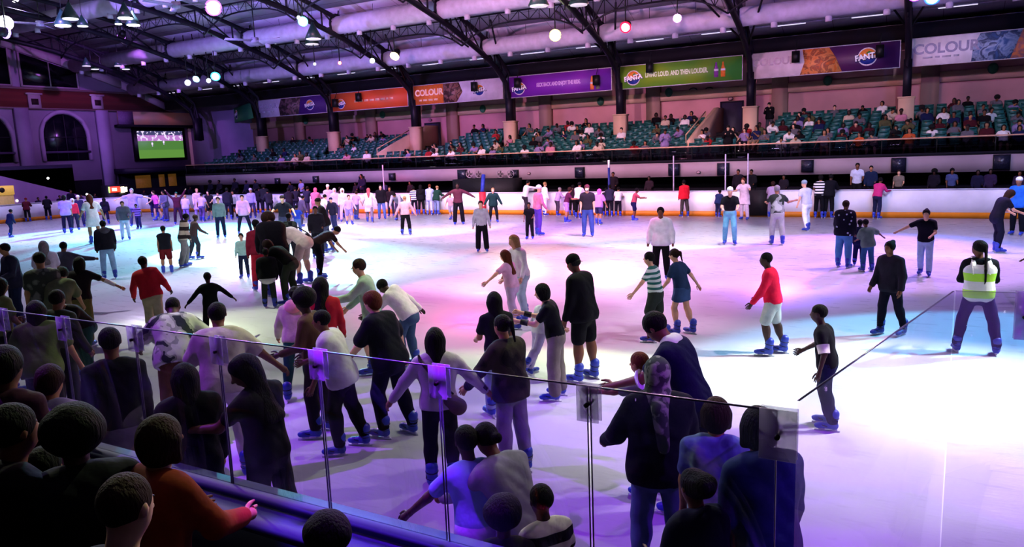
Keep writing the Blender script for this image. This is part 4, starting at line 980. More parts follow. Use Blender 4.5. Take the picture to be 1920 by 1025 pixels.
# low concourse under the end wall: dark recess, canopy, stairs
struct(MB().box(XW, XW+.4, 8, 34.9, .08, 2.2).box(XW, XW+.5, 36.5, 47, .08, 2.6).build('wall_left_recess', darkw))
o = MB().box(XW+.4, XW+2.0, onx(224, 330, XW+1)[1], onx(350, 330, XW+1)[1], 2.55, 2.95).build('canopy', pmat('141024', .6)); tag(o, 'flat dark canopy below the giant screen', 'canopy')
for i, (pa, pb) in enumerate([(256, 284), (300, 310), (318, 332)]):
    a = onx(pa, 350, XW+.55)[1]; b2 = onx(pb, 350, XW+.55)[1]
    o = MB().box(XW+.5, XW+.58, a, b2, 1.35, 2.35).build('lit_panel', pmat('a8702c', .6, emit=.14)); tag(o, 'dim yellow lit panel under the dark canopy, %s from the left' % ORD[i], 'light panel')
st = MB()
for k in range(14): st.box(-53.2, -51.25, 22.5+k*.45, 30.2, .08+k*.0, 3.4-k*.23)
struct(st.build('floor_stairs', wallmat('241c34')))
struct(MB().prism([(20.5, .08), (31.6, .08), (31.6, .9), (24, 3.3), (20.5, 4.2)], 0, -51.2, -51.05).build('wall_stair_left', wallmat('7a5a84')))
k = empty('ticket_kiosk', onx(6, 400, -49.9), 0, 'glowing yellow kiosk at the left edge behind the rink boards', 'kiosk'); k.location.z = .08
MB().box(-.4, .4, -1.0, .55, 0, 1.6).build('booth', pmat('b89860', .6, emit=.25), k); MB().box(-.42, .44, -1.1, .6, 1.6, 2.15).build('sign_board', pmat('d8a850', .6, emit=.6), k); MB().tube([(.45, -.1, 1.9), (.47, -.1, 1.9)], .16, 12).build('round_mark', pmat('2a2018', .6), k)
p = onx(216, 360, -50.2); k = empty('arcade_machine', (p[0], p[1], .08), 0, 'arcade machine with glowing red and white lights behind far boards', 'arcade machine')
zc = p[2]-.08
MB().box(-.4, .4, -.75, .75, 0, zc+.5).build('cabinet', pmat('101018', .5), k)
MB().box(.4, .45, -.66, .1, zc-.0, zc+.4).build('red_screen', pmat('e03020', .5, emit=2.5), k); MB().box(.45, .47, -.5, -.15, zc+.1, zc+.3).build('red_screen_glow', pmat('ffb090', .5, emit=4), k)
MB().box(.4, .46, .18, .42, zc-.05, zc+.35).box(.4, .46, .5, .62, zc, zc+.32).build('white_tube', pmat('fff0c0', .5, emit=6), k); MB().box(.4, .46, -.72, -.66, zc, zc+.4).build('side_strip', pmat('a0ff60', .5, emit=3), k)
MB().box(.4, .46, -.4, -.2, zc-.75, zc-.6).box(.4, .46, .1, .3, zc-.75, zc-.6).build('lower_lamp', pmat('ffffff', .5, emit=5), k)
for i, (px, py) in enumerate([(163, 364), (90, 334), (20, 379), (32, 376)]):
    o = MB().ball((0, 0, 0), .07).build('wall_lamp', pmat('ffffff', .5, emit=7), loc=onx(px, py, -51.0), smooth=True); tag(o, 'small round white lamp behind the end boards, %s one' % ORD[i], 'lamp')
# right and back walls
struct(MB().box(XS1, XS1+.3, -8, 43.5, -.1, 14).build('wall_right', wallmat('6a5a78')))
struct(MB().box(XW-.3, XS1+.3, -8.3, -8, -.1, 8.6).build('wall_near', wallmat('4a3e58')))
# ---- roof -------------------------------------------------------------------
rf = MB()
for a, b in zip(YS, YS[1:]): rf.prism([(a, roofz(a)), (b, roofz(b)), (b, roofz(b)+.12), (a, roofz(a)+.12)], 0, XW-.3, XS1+.3)
def roofmat():
    m, nt, b = nmat('roof_sheet'); N = nt.nodes.new; L = nt.links.new; tc = N('ShaderNodeTexCoord'); sx = N('ShaderNodeSeparateXYZ'); L(tc.outputs['Object'], sx.inputs[0])
    def lines(o, sc, wd):
        m1 = N('ShaderNodeMath'); m1.operation = 'MULTIPLY'; m1.inputs[1].default_value = sc; L(sx.outputs[o], m1.inputs[0]); f = N('ShaderNodeMath'); f.operation = 'FRACT'; L(m1.outputs[0], f.inputs[0]); l = N('ShaderNodeMath'); l.operation = 'LESS_THAN'; l.inputs[1].default_value = wd; L(f.outputs[0], l.inputs[0]); return l.outputs[0]
    mx = N('ShaderNodeMath'); mx.operation = 'MAXIMUM'; L(lines(0, .43, .012), mx.inputs[0]); L(lines(1, .8, .03), mx.inputs[1])
    c = N('ShaderNodeMixRGB'); c.inputs[1].default_value = lin('b4acc4'); c.inputs[2].default_value = lin('5a5068'); L(mx.outputs[0], c.inputs[0]); L(c.outputs[0], b.inputs[0]); b.inputs['Roughness'].default_value = .6; return m
struct(rf.build('ceiling', roofmat()))
ductm = pmat('c4bcd4', .5, kind='wall', scale=.3, spec=.4)
DUCTS = [(37.5, 8.97, .45, 'lowest'), (33.2, 10.42, .48, 'middle'), (26.5, 11.75, .45, 'upper'), (8.0, 11.9, .45, 'near-side')]
for y, z, r, nm in DUCTS:
    t = empty('ventilation_duct', (0, y, z), 0, 'long pale round air duct along the far roof, %s one' % nm if nm != 'near-side' else 'long pale round air duct high over the near side', 'duct')
    MB().tube([(XW+1.5, 0, 0), (XS1-.5, 0, 0)], r, 24).build('pipe', ductm, t, True)
    om = None; wm = None
    for k in range(33 if nm != 'near-side' else 0):
        x = XW+2.4+k*2.34
        if om is None: o1 = MB().tube([(0, -.05, -r*.8), (0, -.05, -r-.2)], .15, 10).build('outlet', ductm, t, True); om = o1.data; o2 = MB().tube([(0, 0, 0), (0, 0, roofz(y)-z-.02)], .012, 4).build('hanger_wire', BK, t); wm = o2.data
        else: o1 = link('outlet', om, [], t); o2 = link('hanger_wire', wm, [], t)
        o1.location = (x, 0, 0); o2.location = (x+1, 0, 0)
lt = empty('light_track', (0, 39.6, 8.72), 0, 'thin bright metal light track under the far roof edge', 'track')
MB().box(XW+1, XS1-.5, -.04, .04, -.05, .03).build('track', pmat('c0b8d0', .3, .3), lt)
tm_ = None
for k in range(20):
    if tm_ is None: o = MB().box(0, 1.5, -.05, .05, -.075, -.05).build('tube_lamp', pmat('e8e0ff', .5, emit=1.0), lt); tm_ = o.data
    else: o = link('tube_lamp', tm_, [], lt)
    o.location = (XW+3+k*3.52, 0, 0)
# purlin lattice girders
def lattice(name, y, z, label, dz=.5):
    t = empty('lattice_girder', (0, y, z), 0, label, 'girder'); a = MB(); b = MB(); c = MB()
    a.tube([(XW+.5, 0, 0), (XS1, 0, 0)], .045, 6)
    for i in range(-1, 8):
        x0 = -1.3-7.04*i; N_ = 12; pts = []
        for j in range(N_+1):
            u = j/N_; pts.append((x0+7.04*u-0, 0, -dz-.9*abs(2*u-1)**3))
        b.tube(pts, .045, 6)
        for j in range(N_):
            p, q = pts[j], pts[j+1]
            c.tube([p, (q[0], 0, 0)] if j % 2 else [(p[0], 0, 0), q], .022, 4)
            c.tube([p, (p[0], 0, 0)], .02, 4)
    a.build('top_chord', steel, t); b.build('arched_bottom_chord', steel, t); c.build('lattice', steel, t)
lattice('g', 35.0, 10.2, 'dark lattice girder between the two lower ducts')
lattice('g', 30.0, 11.7, 'dark lattice girder above the middle duct')
lattice('g', 22.0, 12.7, 'dark lattice girder high over the middle of the rink')
lattice('g', 12.0, 12.7, 'dark lattice girder high over the near side')
# roof ribs
LOW = [(40.0, 4.9), (39.95, 6.1), (39.5, 7.2), (38.4, 8.0), (37.0, 8.62), (35.5, 9.15), (34.0, 9.65), (32.0, 10.15), (29.5, 10.75), (26, 11.3), (22, 11.75), (17, 11.95)]
def rib(x, label):
    low = LOW+[(34-y, z) for y, z in reversed(LOW[:-1])]
    up = [(y+(.0 if i > 2 else (.32, .32, .4)[i]), min(z+(.55, .4, .55, .9)[min(i, 3)] if i < 4 else z+.95, roofz(y)-.1)) for i, (y, z) in enumerate(LOW)]
    up[0] = (40.3, 4.9); up = up+[(34-y, z) for y, z in reversed(up[:-1])]
    t = empty('roof_truss', (x, 17, 4.9), 0, label, 'roof truss', 'dark arched roof trusses')
    MB().tube([(0, y-17, z-4.9) for y, z in low], .15, 8).build('lower_chord', steel, t, True)
    MB().tube([(0, y-17, z-4.9) for y, z in up], .13, 8).build('upper_chord', steel, t, True)
    m = MB()
    for i in range(len(low)):
        a, b = low[i], up[i]; m.tube([(0, a[0]-17, a[1]-4.9), (0, b[0]-17, b[1]-4.9)], .05, 6)
        if i+1 < len(low): b = up[i+1]; m.tube([(0, a[0]-17, a[1]-4.9), (0, b[0]-17, b[1]-4.9)], .045, 6)
    m.build('web', steel, t)
    for y, z, r, nm in DUCTS:
        for yy in ((y,)):
            pts = [(0, yy-17+(r+.09)*cos(2*pi*j/18), z-4.9+(r+.09)*sin(2*pi*j/18)) for j in range(19)]
            g = MB().tube(pts, .07, 6)
            for j in range(6):
                a = 2*pi*j/6+.3; g.tube([(0, yy-17+(r+.1)*cos(a), z-4.9+(r+.1)*sin(a)), (0, yy-17+(r+.45)*cos(a), z-4.9+(r+.45)*sin(a))], .04, 5)
            g.build('duct_ring', steel, t)
    MB().box(-.17, .17, 22.75, 23.4, 0, 1.7).build('column_shaft', steel, t); MB().box(-.17, .17, -23.4, -22.75, 0, 1.7).build('column_shaft', steel, t)
    g = MB().tube([(0, 22.2, 2.9), (1.6, 18.4, 5.1)], .05, 6); g.build('brace', steel, t); MB().tube([(0, 22.2, 2.9), (-1.6, 18.4, 5.1)], .05, 6).build('brace', steel, t)
for i in range(-2, 8):
    rib(-1.3-7.04*i, 'dark arched lattice roof truss over the rink, %s from the right' % ORD[i+2])
# pendant lamps, ceiling fans
def pendant(px, py, Y, label, s=.55, lit=2.5):
    p = ony(px, py, Y); t = empty('pendant_lamp', p, 0, label, 'pendant lamp', 'bell-shaped pendant lamps'); zt = roofz(p[1])-p[2]
    MB().tube([(0, 0, .9*s), (0, 0, .75*s), (0, 0, .4*s), (0, 0, 0)], [.06*s, .12*s, .3*s, .5*s], 14).build('shade', pmat('1c3a34', .4, spec=.5), t, True)
    MB().tube([(0, 0, -.015), (0, 0, -.05)], .42*s, 14).build('diffuser', pmat('f4f4ff', .5, emit=lit), t)
    MB().tube([(0, 0, .9*s), (0, 0, zt)], .015, 4).build('cable', BK, t)
for i, a in enumerate([(585, 82, 34, .9, .6), (588, 72, 30, .9, .6), (515, 82, 36, .8, .5), (250, 46, 24, .7, 5), (235, 33, 21, .7, 6), (222, 44, 26, .4, 7), (155, 48, 25, .6, 2), (118, 47, 22, .8, 8), (132, 34, 19, .7, 1), (1010, 10, 29, .9, .4), (1085, 8, 31, .9, .4), (178, 129, 33, .6, .8), (236, 129, 34, .6, .8), (162, 123, 31, .6, .4), (222, 123, 33, .6, .4)]):
    pendant(a[0], a[1], a[2], 'bell-shaped pendant lamp under the roof, %s in order of brightness from the %s' % (ORD[i], 'left' if a[0] < 400 else 'centre'), a[3], a[4])
p = ony(10, 43, 22); t = empty('flood_lamp', p, 0, 'big round glowing white flood lamp at the top left corner', 'lamp'); MB().ball((0, 0, 0), .36, 0, 20, 12).build('globe', pmat('f4f8ff', .5, emit=12), t, True); MB().tube([(0, 0, .3), (0, 0, roofz(22)-p[2]-.1)], .03, 6).build('stem', BK, t)
def fan(px, py, Y, label, a0=.2, R_=1.6):
    p = ony(px, py, Y); t = empty('ceiling_fan', p, 0, label, 'ceiling fan', 'pale ceiling fans')
    for k in range(3):
        a = a0+2*pi*k/3; MB().obox((cos(a)*R_*.55, sin(a)*R_*.55, 0), (cos(a)*R_*.45, sin(a)*R_*.45, 0), (-sin(a)*.13, cos(a)*.13, .03), (0, 0, .012)).build('blade', pmat('b8a8d8', .5), t)
    MB().tube([(0, 0, -.12), (0, 0, .15)], .2, 12).build('motor', pmat('a098b8', .5), t); MB().tube([(0, 0, .15), (0, 0, roofz(Y)-p[2])], .03, 6).build('down_rod', BK, t)
fan(478, 76, 30, 'pale ceiling fan left of the middle duct', .1); fan(330, 10, 24, 'pale ceiling fan at the top left of the violet lamp', .5); fan(75, 45, 24, 'pale ceiling fan beside the round flood lamp', .15)
# ---- stage lamps: modelled fixtures with spot lights, seen and added ones -----------------------
def lamp(px, py, Y, col, label, r=.2, emit=30, tgt=None, power=0, ang=40, blend=.5, pos=None, size=.12, body=True):
    p = np.array(pos, float) if pos is not None else ony(px, py, Y)
    t = empty('stage_lamp', p, 0, label, 'stage lamp', 'coloured stage lamps under the roof')
    tg = np.array(tgt if tgt is not None and len(tgt) == 3 else (onz(*tgt) if tgt else CP)); d = tg-p; d /= np.linalg.norm(d)
    dc = (CP-p)/np.linalg.norm(CP-p); dl = d if tgt is None else d
    MB().tube([tuple(-d*.45), tuple(-d*.05)], [r*.8, r*1.05], 14).build('can', BK, t, True)
    hotc = '%02x%02x%02x' % tuple(int(255-(255-int(col[i:i+2], 16))*.35) for i in (0, 2, 4))
    MB().ball((0, 0, 0), r*.85, 0, 14, 8).build('lens', pmat(hotc, .5, emit=emit*2), t, True)
    ax = np.cross(d, [0, 0, 1.]); ax /= np.linalg.norm(ax); bx = np.cross(d, ax)
    MB().tube([tuple(d*.02+(ax*cos(2*pi*j/16)+bx*sin(2*pi*j/16))*r*1.0) for j in range(17)], r*.22, 6).build('lens_rim', pmat(col, .5, emit=3), t, True)  # glowing coloured ring imitates the glare halo around the lens
    zt = max(.3, roofz(p[1])-p[2]-.15); MB().tube([(0, 0, .1), (0, 0, zt)], .03, 6).build('yoke', BK, t)
    if power:
        L = bpy.data.lights.new('spot', 'SPOT'); L.energy = power; L.color = lin(col)[:3]; L.spot_size = radians(ang); L.spot_blend = blend; L.shadow_soft_size = size
        from mathutils import Vector
        o = bpy.data.objects.new('spot_light', L); C.objects.link(o); o.parent = t; o.location = tuple(d*(r+.08)); o.rotation_euler = Vector(tuple(d)).to_track_quat('-Z', 'Y').to_euler()
    return t
def onray(px, py, Y): return ony(px, py, Y)
# ================================================================= people in the photograph
P = person
# --- close to the camera, spectator side (ground .3)
P(232,None,890,50,'l','buzz:n','tee:20242c','pants:101014','stand','person with short brown undercut hair seen from behind at bottom left',H=1.74,ground=.3,shoes='shoe',kw=dict(hp=12))
P(300,None,778,55,'m','bob:n','coat:7a2c14','pants:101014','stand','person in long rust-orange shirt leaning a hand on the blue ledge',H=1.66,ground=.3,shoes='shoe',kw=dict(ar=(34,6,38,-14),al=(30,10,40,0),lean=10))
P(132,None,775,0,'d','afro','puffer:0a0a12','pants:08080c','stand','person with big afro and black puffer jacket at bottom left',H=1.70,ground=.3,shoes='shoe',kw=dict(lean=8))
P(22,None,758,70,'b','short:k','hoodie:0a080c','pants:08080c','stand','person in black hoodie turned right at the left bottom corner',H=1.76,ground=.3,shoes='shoe')
P(78,None,838,20,'m','short:k','hoodie:70182c','pants:08080c','stand','small person with dark pink collar between two dark spectators',H=1.5,ground=.3,shoes='shoe')
P(8,None,652,40,'b','mop:k','sweat:341428','pants:100c14','stand','person in dark plum sweatshirt at the left edge behind the railing glass',H=1.72,ground=.3,shoes='shoe')
P(612,None,972,0,'d','afro:k','tee:08080c','pants:08080c','stand','dark round head of a child in front of the blue ledge',H=1.2,ground=.3,shoes='shoe')
# --- just beyond the glass
P(92,None,686,35,'m','mop:n','loose:6a5c84','pants:202028','idle','person in lilac shirt with grey print beyond the left glass',H=1.62)
P(66,None,563,10,'m','vlong:k','loose:56603a','pants:141418','skate','person with very long black hair over an olive shirt, left',H=1.62)
P(203,None,614,0,'b','short:k','long:0c0c12','midi:5c5660','stand','tall person in black jacket above a grey skirt behind left glass',H=1.70,w=.98)
P(342,None,680,350,'m','vlong:k','coat:0a0810','pants:08080c','stand','person with long black hair in long black coat against the boards',H=1.58,kw=dict(lean=6))
P(452,None,668,310,'b','long:k','tee:08080c','pants:1c1c24','idle','person in black t-shirt and charcoal trousers behind the blue ledge, looking down',H=1.66,kw=dict(hp=30,hy=-50,al=(44,14,40,10),lean=4,L=(4,6,8),R=(-4,6,6)))
P(1013,None,907,330,'d','buzz:k','tee:c4c0b4/stripe:14101c:8','shorts:101018','idle','boy in cream and black striped t-shirt at the bottom centre',H=1.2)
P(942,None,938,0,'d','afro:k','tee:0c0810','pants:08080c','idle','child with dark afro beside the striped boy at the bottom',H=1.18)
P(872,None,798,340,'d','short:k','tee:7894c8','shorts:a898c8','skate','child in pale blue t-shirt reaching down at the glass',H=1.36,kw=dict(al=(30,35,10,30),lean=16,ar=(20,10,20,0)))
P(910,None,795,320,'b','lowbun:k','sweat:8c8c94','pants:a090b4','bend','person with low bun in pale grey top bending over a child',H=1.42,kw=dict(lean=22,hunch=12,al=(42,14,24,4),ar=(36,12,20,0),hp=30))
P(1232,None,668,355,'b','scarf:6c7468','jacket:0e0c1c','tight:48587c','stand','person in patterned grey-green headscarf, navy sweater and jeans',H=1.62,w=1.08,kw=dict(al=(14,26,44,16),ar=(20,12,40,0)),extra=[('sash','2c2c34')],hcol=pmat('3c4440',.9,kind='camo',c2='8c9084',scale=14.0,spec=.1))
P(1343,None,744,0,'m','bob:n','tee:38387c/tiedye:6878c0:5','pants:100c20','stand','person with brown bob in blue tie-dye t-shirt at the glass',H=1.5)
P(1420,None,762,325,'m','bob:k','hoodie:1c2c5c','pants:101030','stand','person with black bob in navy hoodie next to the corner clamp',H=1.62,kw=dict(lean=6))
P(1300,None,878,320,'b','puff:k','hoodie:14122c','pants:0c0c18','idle','child with curly puff of hair and dark top at the bottom right',H=1.34)
P(1197,None,660,300,'m','short:r','tee:6c7c70','shorts:28282c','skate','blurred boy in grey-green t-shirt reaching left beyond the headscarf',H=1.3,kw=dict(al=(75,25,10,15),lean=16))
P(1228,None,586,290,'b','short:k','tee:0e0c30','pants:101020','skate','tall person in navy jersey with pale collar looking down',H=1.78,kw=dict(lean=22,hp=45,al=(40,12,30,0)),extra=[('collar','c8ccc0'),('band','d8d8e8','LR',.03,.08,'sleeve_stripe',.05)])
# --- middle distance
P(662,845,582,285,'b','short:k','loose:bcbcb4','pants:07070b','skate','person in cream white t-shirt and black trousers with blue skates',w=1.06,kw=dict(lean=14,L=(12,5,18),R=(-8,6,10),al=(14,8,10,2),ar=(30,8,40,0)))
P(606,815,545,290,'d','afro:k','long:4c3828','pants:201820','idle','person in brown top and dark trousers behind the white t-shirt')
P(562,748,537,15,'m','tail:k','hoodie:b8a898','tight:1c4844','skate','person in beige hoodie with pink hood and dark green leggings',kw=dict(L=(-6,6,12),R=(12,5,20)),extra=[('hoodback','e0a0a0')])
P(600,None,518,10,'m','long:k','long:a8202c','pants:181820','idle','person with long black hair and red top, mostly hidden',H=1.6)
P(748,818,547,310,'l','mop:r','loose:0e0e1a','pants:0b0b14','skate','person with brown hair in black t-shirt and black trousers',w=1.08,kw=dict(lean=16,al=(20,22,20,10),ar=(-10,24,10,18)))
P(832,915,614,358,'m','vlong:k','sweat:b4acb4','tight:0d0c14','arms','person in white sweater with black cuffs and brown bag, arms held out',kw=dict(al=(10,38,6,34),ar=(10,40,6,40),L=(4,3,10),R=(0,3,6)),extra=[('bag','5c4440'),('band','0c0c10','LR',.72,.98,'cuff',.03)])
P(970,887,590,315,'m','tail:k','jacket:38342c/camo:1c1a1c:5','pants:72707c','idle','person in dark camouflage jacket and grey trousers holding a hand',kw=dict(al=(30,22,10,12),L=(2,3,6),R=(-3,3,6)))
P(940,780,547,340,'m','vlong:k','tee:16161e','pants:8090a8','idle','person with very long black hair in dark top and pale jeans')
P(990,706,547,60,'l','short:k','long:d0ccd4','pants:b4a4c8','skate2','person in white with lilac trousers beside the dark-haired pair',kw=dict(R=(-26,5,20)))
P(1047,747,532,278,'l','bob:k','tee:0b0b14','wide:6c6460','phone','person with black bob, black t-shirt and wide khaki trousers',kw=dict(lean=12,hp=14,al=(38,8,62,-4),ar=(44,8,60,-4)),extra=[('band','0a0a0e','LR',.45,.9)])
P(1100,714,477,300,'b','capback:0c0c10','jacket:0c0b12','shorts:0b0b10','stand','person in black cap, black jacket and black shorts with bare legs',w=1.08,kw=dict(hp=20,lean=6))
P(985,598,440,230,'l','long:y','long:e4dce8','pants:a8c4d0','skate','blond person in white top and pale blue jeans on magenta ice')
P(968,615,468,300,'l','long:r','tee:d8a8c8','pants:c0a8d0','skate2','auburn-haired person in pale pink reaching one arm left',kw=dict(al=(30,60,5,50)))
P(707,698,485,275,'l','short:n','sweat:94ac98','shorts:94ac98','hold','person in pale green sweatshirt and matching shorts, arm held forward',kw=dict(lean=10,al=(48,8,34,0),ar=(20,10,30,0)))
P(768,690,524,300,'d','short:k','hoodie:e4d8e0','pants:3c5070','bend','person in white hoodie and jeans bending forward, arm out right',kw=dict(lean=36,hunch=6,ar=(-34,40,6,40),al=(40,20,20,10)))
P(402,632,510,355,'d','short:k','long:0e1216','tight:0c0e12','glide','child all in black with both arms spread wide',kw=dict(al=(0,44,5,42),ar=(0,48,5,46)))
P(405,None,567,0,'b','short:k','loose:b4ac9c','pants:c4bcb4','skate','person in loose cream sweater with arm stretched right',H=1.72,w=1.08,kw=dict(ar=(5,42,5,44),al=(0,26,10,14),lean=20))
P(322,None,558,5,'d','buzz:k','loose:b4c0a0/camo:28302c:6','pants:5c3c28','bend','person in white and green camouflage shirt leaning forward',H=1.72,kw=dict(lean=36,hunch=6,L=(24,6,20),R=(-30,8,20),al=(0,40,60,10),ar=(0,40,60,10)))
P(292,640,480,20,'d','short:k','sweat:b01c2c','pants:a89c84','skate','person in bright red sweater and beige trousers',w=1.08,kw=dict(side=-14,lean=12,ar=(0,34,40,10)))
P(207,523,413,350,'m','short:k','puffer:16161e','pants:8cb0c8','stand','person in black puffer jacket and pale blue jeans standing still',extra=[('hoodback','38383e')])
P(315,513,423,0,'m','short:k','vest:12141a','shorts:5c1418','stand','boy in black and red vest with bare legs')
P(345,500,400,75,'d','short:k','hoodie:b4a48c/stripe:282020:4','wide:74706c','skate','person in beige and black striped sweater and grey trousers')
P(364,486,402,70,'d','short:n','long:3c2c2c','pants:2c2c34','skate2','dark person half hidden behind the striped sweater')
P(460,521,437,190,'l','bun:n','long:98c4b0','tight:1c2438','idle','child in mint green top and dark leggings, arm out right',kw=dict(al=(30,50,10,50)))
P(72,None,472,355,'m','short:k','tee:343a34/camo:6c7068:7','shorts:2c4844','stand','person in dark camouflage t-shirt and green shorts',H=1.75,w=1.1)
P(148,None,481,20,'m','vlong:k','tee:181018','pants:5c5430','skate','long-haired person in black top and olive trousers, white sleeve out right',H=1.55,kw=dict(ar=(10,60,6,56)),extra=[('band','d8ccd4','R',.0,.85,'sleeve',.026)])
P(115,None,502,20,'m','mop:k','loose:5c6448','pants:3c4438','bend','person in olive shirt bending forward among the left crowd',H=1.62,kw=dict(lean=28,hunch=6))
P(106,None,543,40,'b','short:k','jacket:20241e','pants:1c1c1c','idle','person in dark grey-green jacket facing the crouching girl',H=1.62)
P(168,706,553,235,'m','tail:k','tee:141014','pants:2c5c50','bend','person in black t-shirt and green trousers bending towards camera left',kw=dict(lean=34,hunch=10,hp=26))
P(80,None,451,0,'m','long:g','loose:dcd8e0','pants:5c5c64','stand','person with grey hood over white shirt at the left',H=1.55)
P(118,None,453,20,'b','short:k','sweat:40404c','pants:ccd4e4','glide','person in grey sweatshirt and white trousers pointing right',H=1.5,kw=dict(ar=(10,70,5,84)))
P(6,None,456,250,'m','short:k','jacket:28283c','pants:1c2440','idle','person in dark blue jacket at the left edge of the ice',H=1.65)
P(0,None,520,60,'b','long:k','tee:60683c','pants:100c14','idle','person with long black hair and olive shirt cut by left edge',H=1.6)
# group left of centre
P(522,556,394,350,'b','afro:n','puffer:0c0a10','pants:0c0c12','bend','large person in black jacket bending over children',w=1.2,kw=dict(lean=22,hunch=10))
P(507,577,465,5,'b','short:k','puffer:0c0e10','pants:28302a','stand','child in black padded jacket with white hem and dark green trousers',extra=[('hem','b8b8b8')])
P(547,570,450,300,'m','long:n','long:0c0c10','pants:2c3428','bend','person with long brown hair, black top and olive trousers bending',kw=dict(lean=44,hunch=10))
P(573,533,416,300,'l','long:r','long:d4c4b0','shorts:c8b8a0','bend','person in cream top with reddish hair bending, bare legs',kw=dict(lean=55,hunch=8),extra=[('bag','101014')])
P(600,522,424,70,'m','short:k','tee:241814','pants:07070a','bend','person in dark brown top and black flared trousers bending right',kw=dict(lean=62,hunch=6))
P(548,500,399,10,'d','short:k','long:444c40/check:14181c:9','pants:202024','stand','child in dark green plaid shirt in the middle group')
P(492,545,411,350,'b','short:k','sweat:78182c','pants:a01c2c','stand','person in dark red behind the large black jacket')
P(537,455,366,190,'l','cap:2c2020','tee:141420','shorts:303048','arms','person in black t-shirt with pale arms and light cap',kw=dict(al=(20,40,30,20),ar=(20,40,30,20)),extra=[('mask','c8b890')])
P(598,482,386,180,'b','short:k','jacket:201c22','pants:181820','idle','dark-dressed person facing camera behind the bending group')
P(618,472,371,270,'m','cap:201410','jacket:1c1414','pants:4c4c60','skate','person in brown-black jacket and dark cap facing left')
P(560,440,384,0,'m','short:k','tee:2c48b8','pants:5070b0','skate','child in bright blue t-shirt and jeans near cyan ice')
# mid field
P(762,441,367,5,'l','buzz:y','sweat:c898a0','pants:0c0c12','glide','person in pale pink top and black trousers, arms lowered wide',kw=dict(al=(0,30,5,26),ar=(0,30,5,26)))
P(905,472,376,180,'l','short:n','long:a4a0ac','wide:0c0a10','stand','person in grey top and wide black trousers facing camera',kw=dict(al=(5,14,10,8),ar=(5,14,10,8)))
P(861,421,342,180,'d','tail:k','long:4c2430','wide:0a0a10','arms','person in maroon top and black trousers with arms spread',kw=dict(al=(0,64,5,58),ar=(0,62,5,56)))
P(926,417,352,175,'l','short:y','jacket:14302c','tight:101418','glide','person in dark green jacket and black leggings by padded post',kw=dict(al=(0,26,5,26),ar=(0,30,5,30)))
P(1103,443,346,185,'l','cap:5c3038','tee:241e26','pants:3c4c90','stand','person in dark t-shirt, blue jeans, cap and white mask',w=1.12,extra=[('mask','f0f0f4')])
P(994,448,379,190,'b','short:k','tee:0c0c12','pants:0c0c14','idle','child all in black beside the pink dressed one')
P(1009,441,347,60,'l','beanie:f0ecf4','long:c07090','pants:5438a0','idle','person in white hat, pink top and violet trousers')
P(985,402,337,70,'m','short:k','long:e8e4e8','pants:2c2830','hold','person in white top and dark trousers pointing right by far boards',kw=dict(ar=(80,6,5,0)))
P(1021,402,341,60,'l','short:y','long:ecece8','pants:e8e4e4','stand','person all in white standing close to the far boards')
P(1045,400,351,60,'l','short:g','sweat:a894b4','pants:3c3444','rail','person in lilac sweatshirt holding on to the far boards')
P(1062,417,351,80,'m','mop:n','tee:501c3c','shorts:9c7cbc','rail','person in maroon t-shirt and light purple shorts')
P(1073,403,346,20,'d','short:k','long:201418','tight:100c10','rail','dark-dressed person between maroon t-shirt and white top')
P(1084,409,341,30,'m','short:k','long:e4dce4','tight:08080c','rail','person in white top and black leggings at the far boards')
P(1122,421,354,20,'m','hood:c85ca0','loose:a07cb4','shorts:28284c','skate','person in lilac poncho with pink hood and navy shorts')
P(1143,402,346,10,'d','short:k','jacket:242438','pants:101018','rail','person in dark blue jacket beside the blue post at boards')
P(1159,403,350,10,'m','short:k','tee:e0dce4','pants:14141c','rail','person in white t-shirt and black trousers leaning on boards')
P(1188,414,352,80,'b','short:k','tee:98404c','shorts:14143c','hold','child in faded red t-shirt and navy shorts moving right')
P(1284,404,337,330,'b','short:k','jacket:d01c30','pants:3c3838','stand','person in bright red jacket at the far boards')
P(1240,525,388,185,'b','short:k','jacket:e8ecf4','pants:0c0c10','stand','person in white jacket and black trousers facing camera',w=1.08,kw=dict(al=(5,18,20,4),ar=(5,18,20,4)))
P(1346,406,355,30,'b','short:k','jacket:1c2850','pants:1c2040','rail','person in dark blue leaning on the far boards')
P(1368,458,351,180,'l','beanie:e0e4e8','crop:101016','pants:6cb0c8','hold','person with white cap, black top and light blue jeans',shcol='e8ecf0',kw=dict(al=(28,12,50,-10),ar=(28,12,50,-10)))
P(1396,412,333,200,'l','short:r','dress:d8c0d0','pants:d0b8cc','hold','person in pale pink dress raising her arm at boards',kw=dict(al=(60,30,30,20)))
P(1457,459,347,350,'m','short:g','tee:2c342c/camo:b8c0b8:3','pants:b4b4ac','hold','person in dark and white t-shirt and light trousers, fist raised',kw=dict(ar=(45,35,60,60)))
P(1514,433,338,320,'l','beanie:7c94a0','tee:b4bcd4','pants:dce4f0','skate2','blurred person in pale blue overalls moving left')
P(1535,405,328,10,'m','mop:k','tee:e4e4ec/stripe:101018:9','pants:0c0c14','rail','person in black and white striped t-shirt at the far boards')
P(1553,404,326,15,'d','short:k','jacket:0c0c14','pants:0a0a10','rail','person all in black beside the striped t-shirt')
P(1447,402,340,10,'m','mop:n','loose:9c8cac','pants:807890','rail','person in greyish lilac next to the open gate')
P(1643,404,332,30,'b','short:k','long:b82c70','tight:1c2040','rail','person in magenta top and navy leggings at boards')
P(1580,502,375,20,'b','short:n','jacket:101020/dots:b0b4c8:9','pants:4c84b4','stand','person in black dotted jacket and blue jeans',w=1.18)
P(1609,498,411,10,'d','short:k','jacket:14183c','pants:141840','stand','small child in navy next to the dotted jacket')
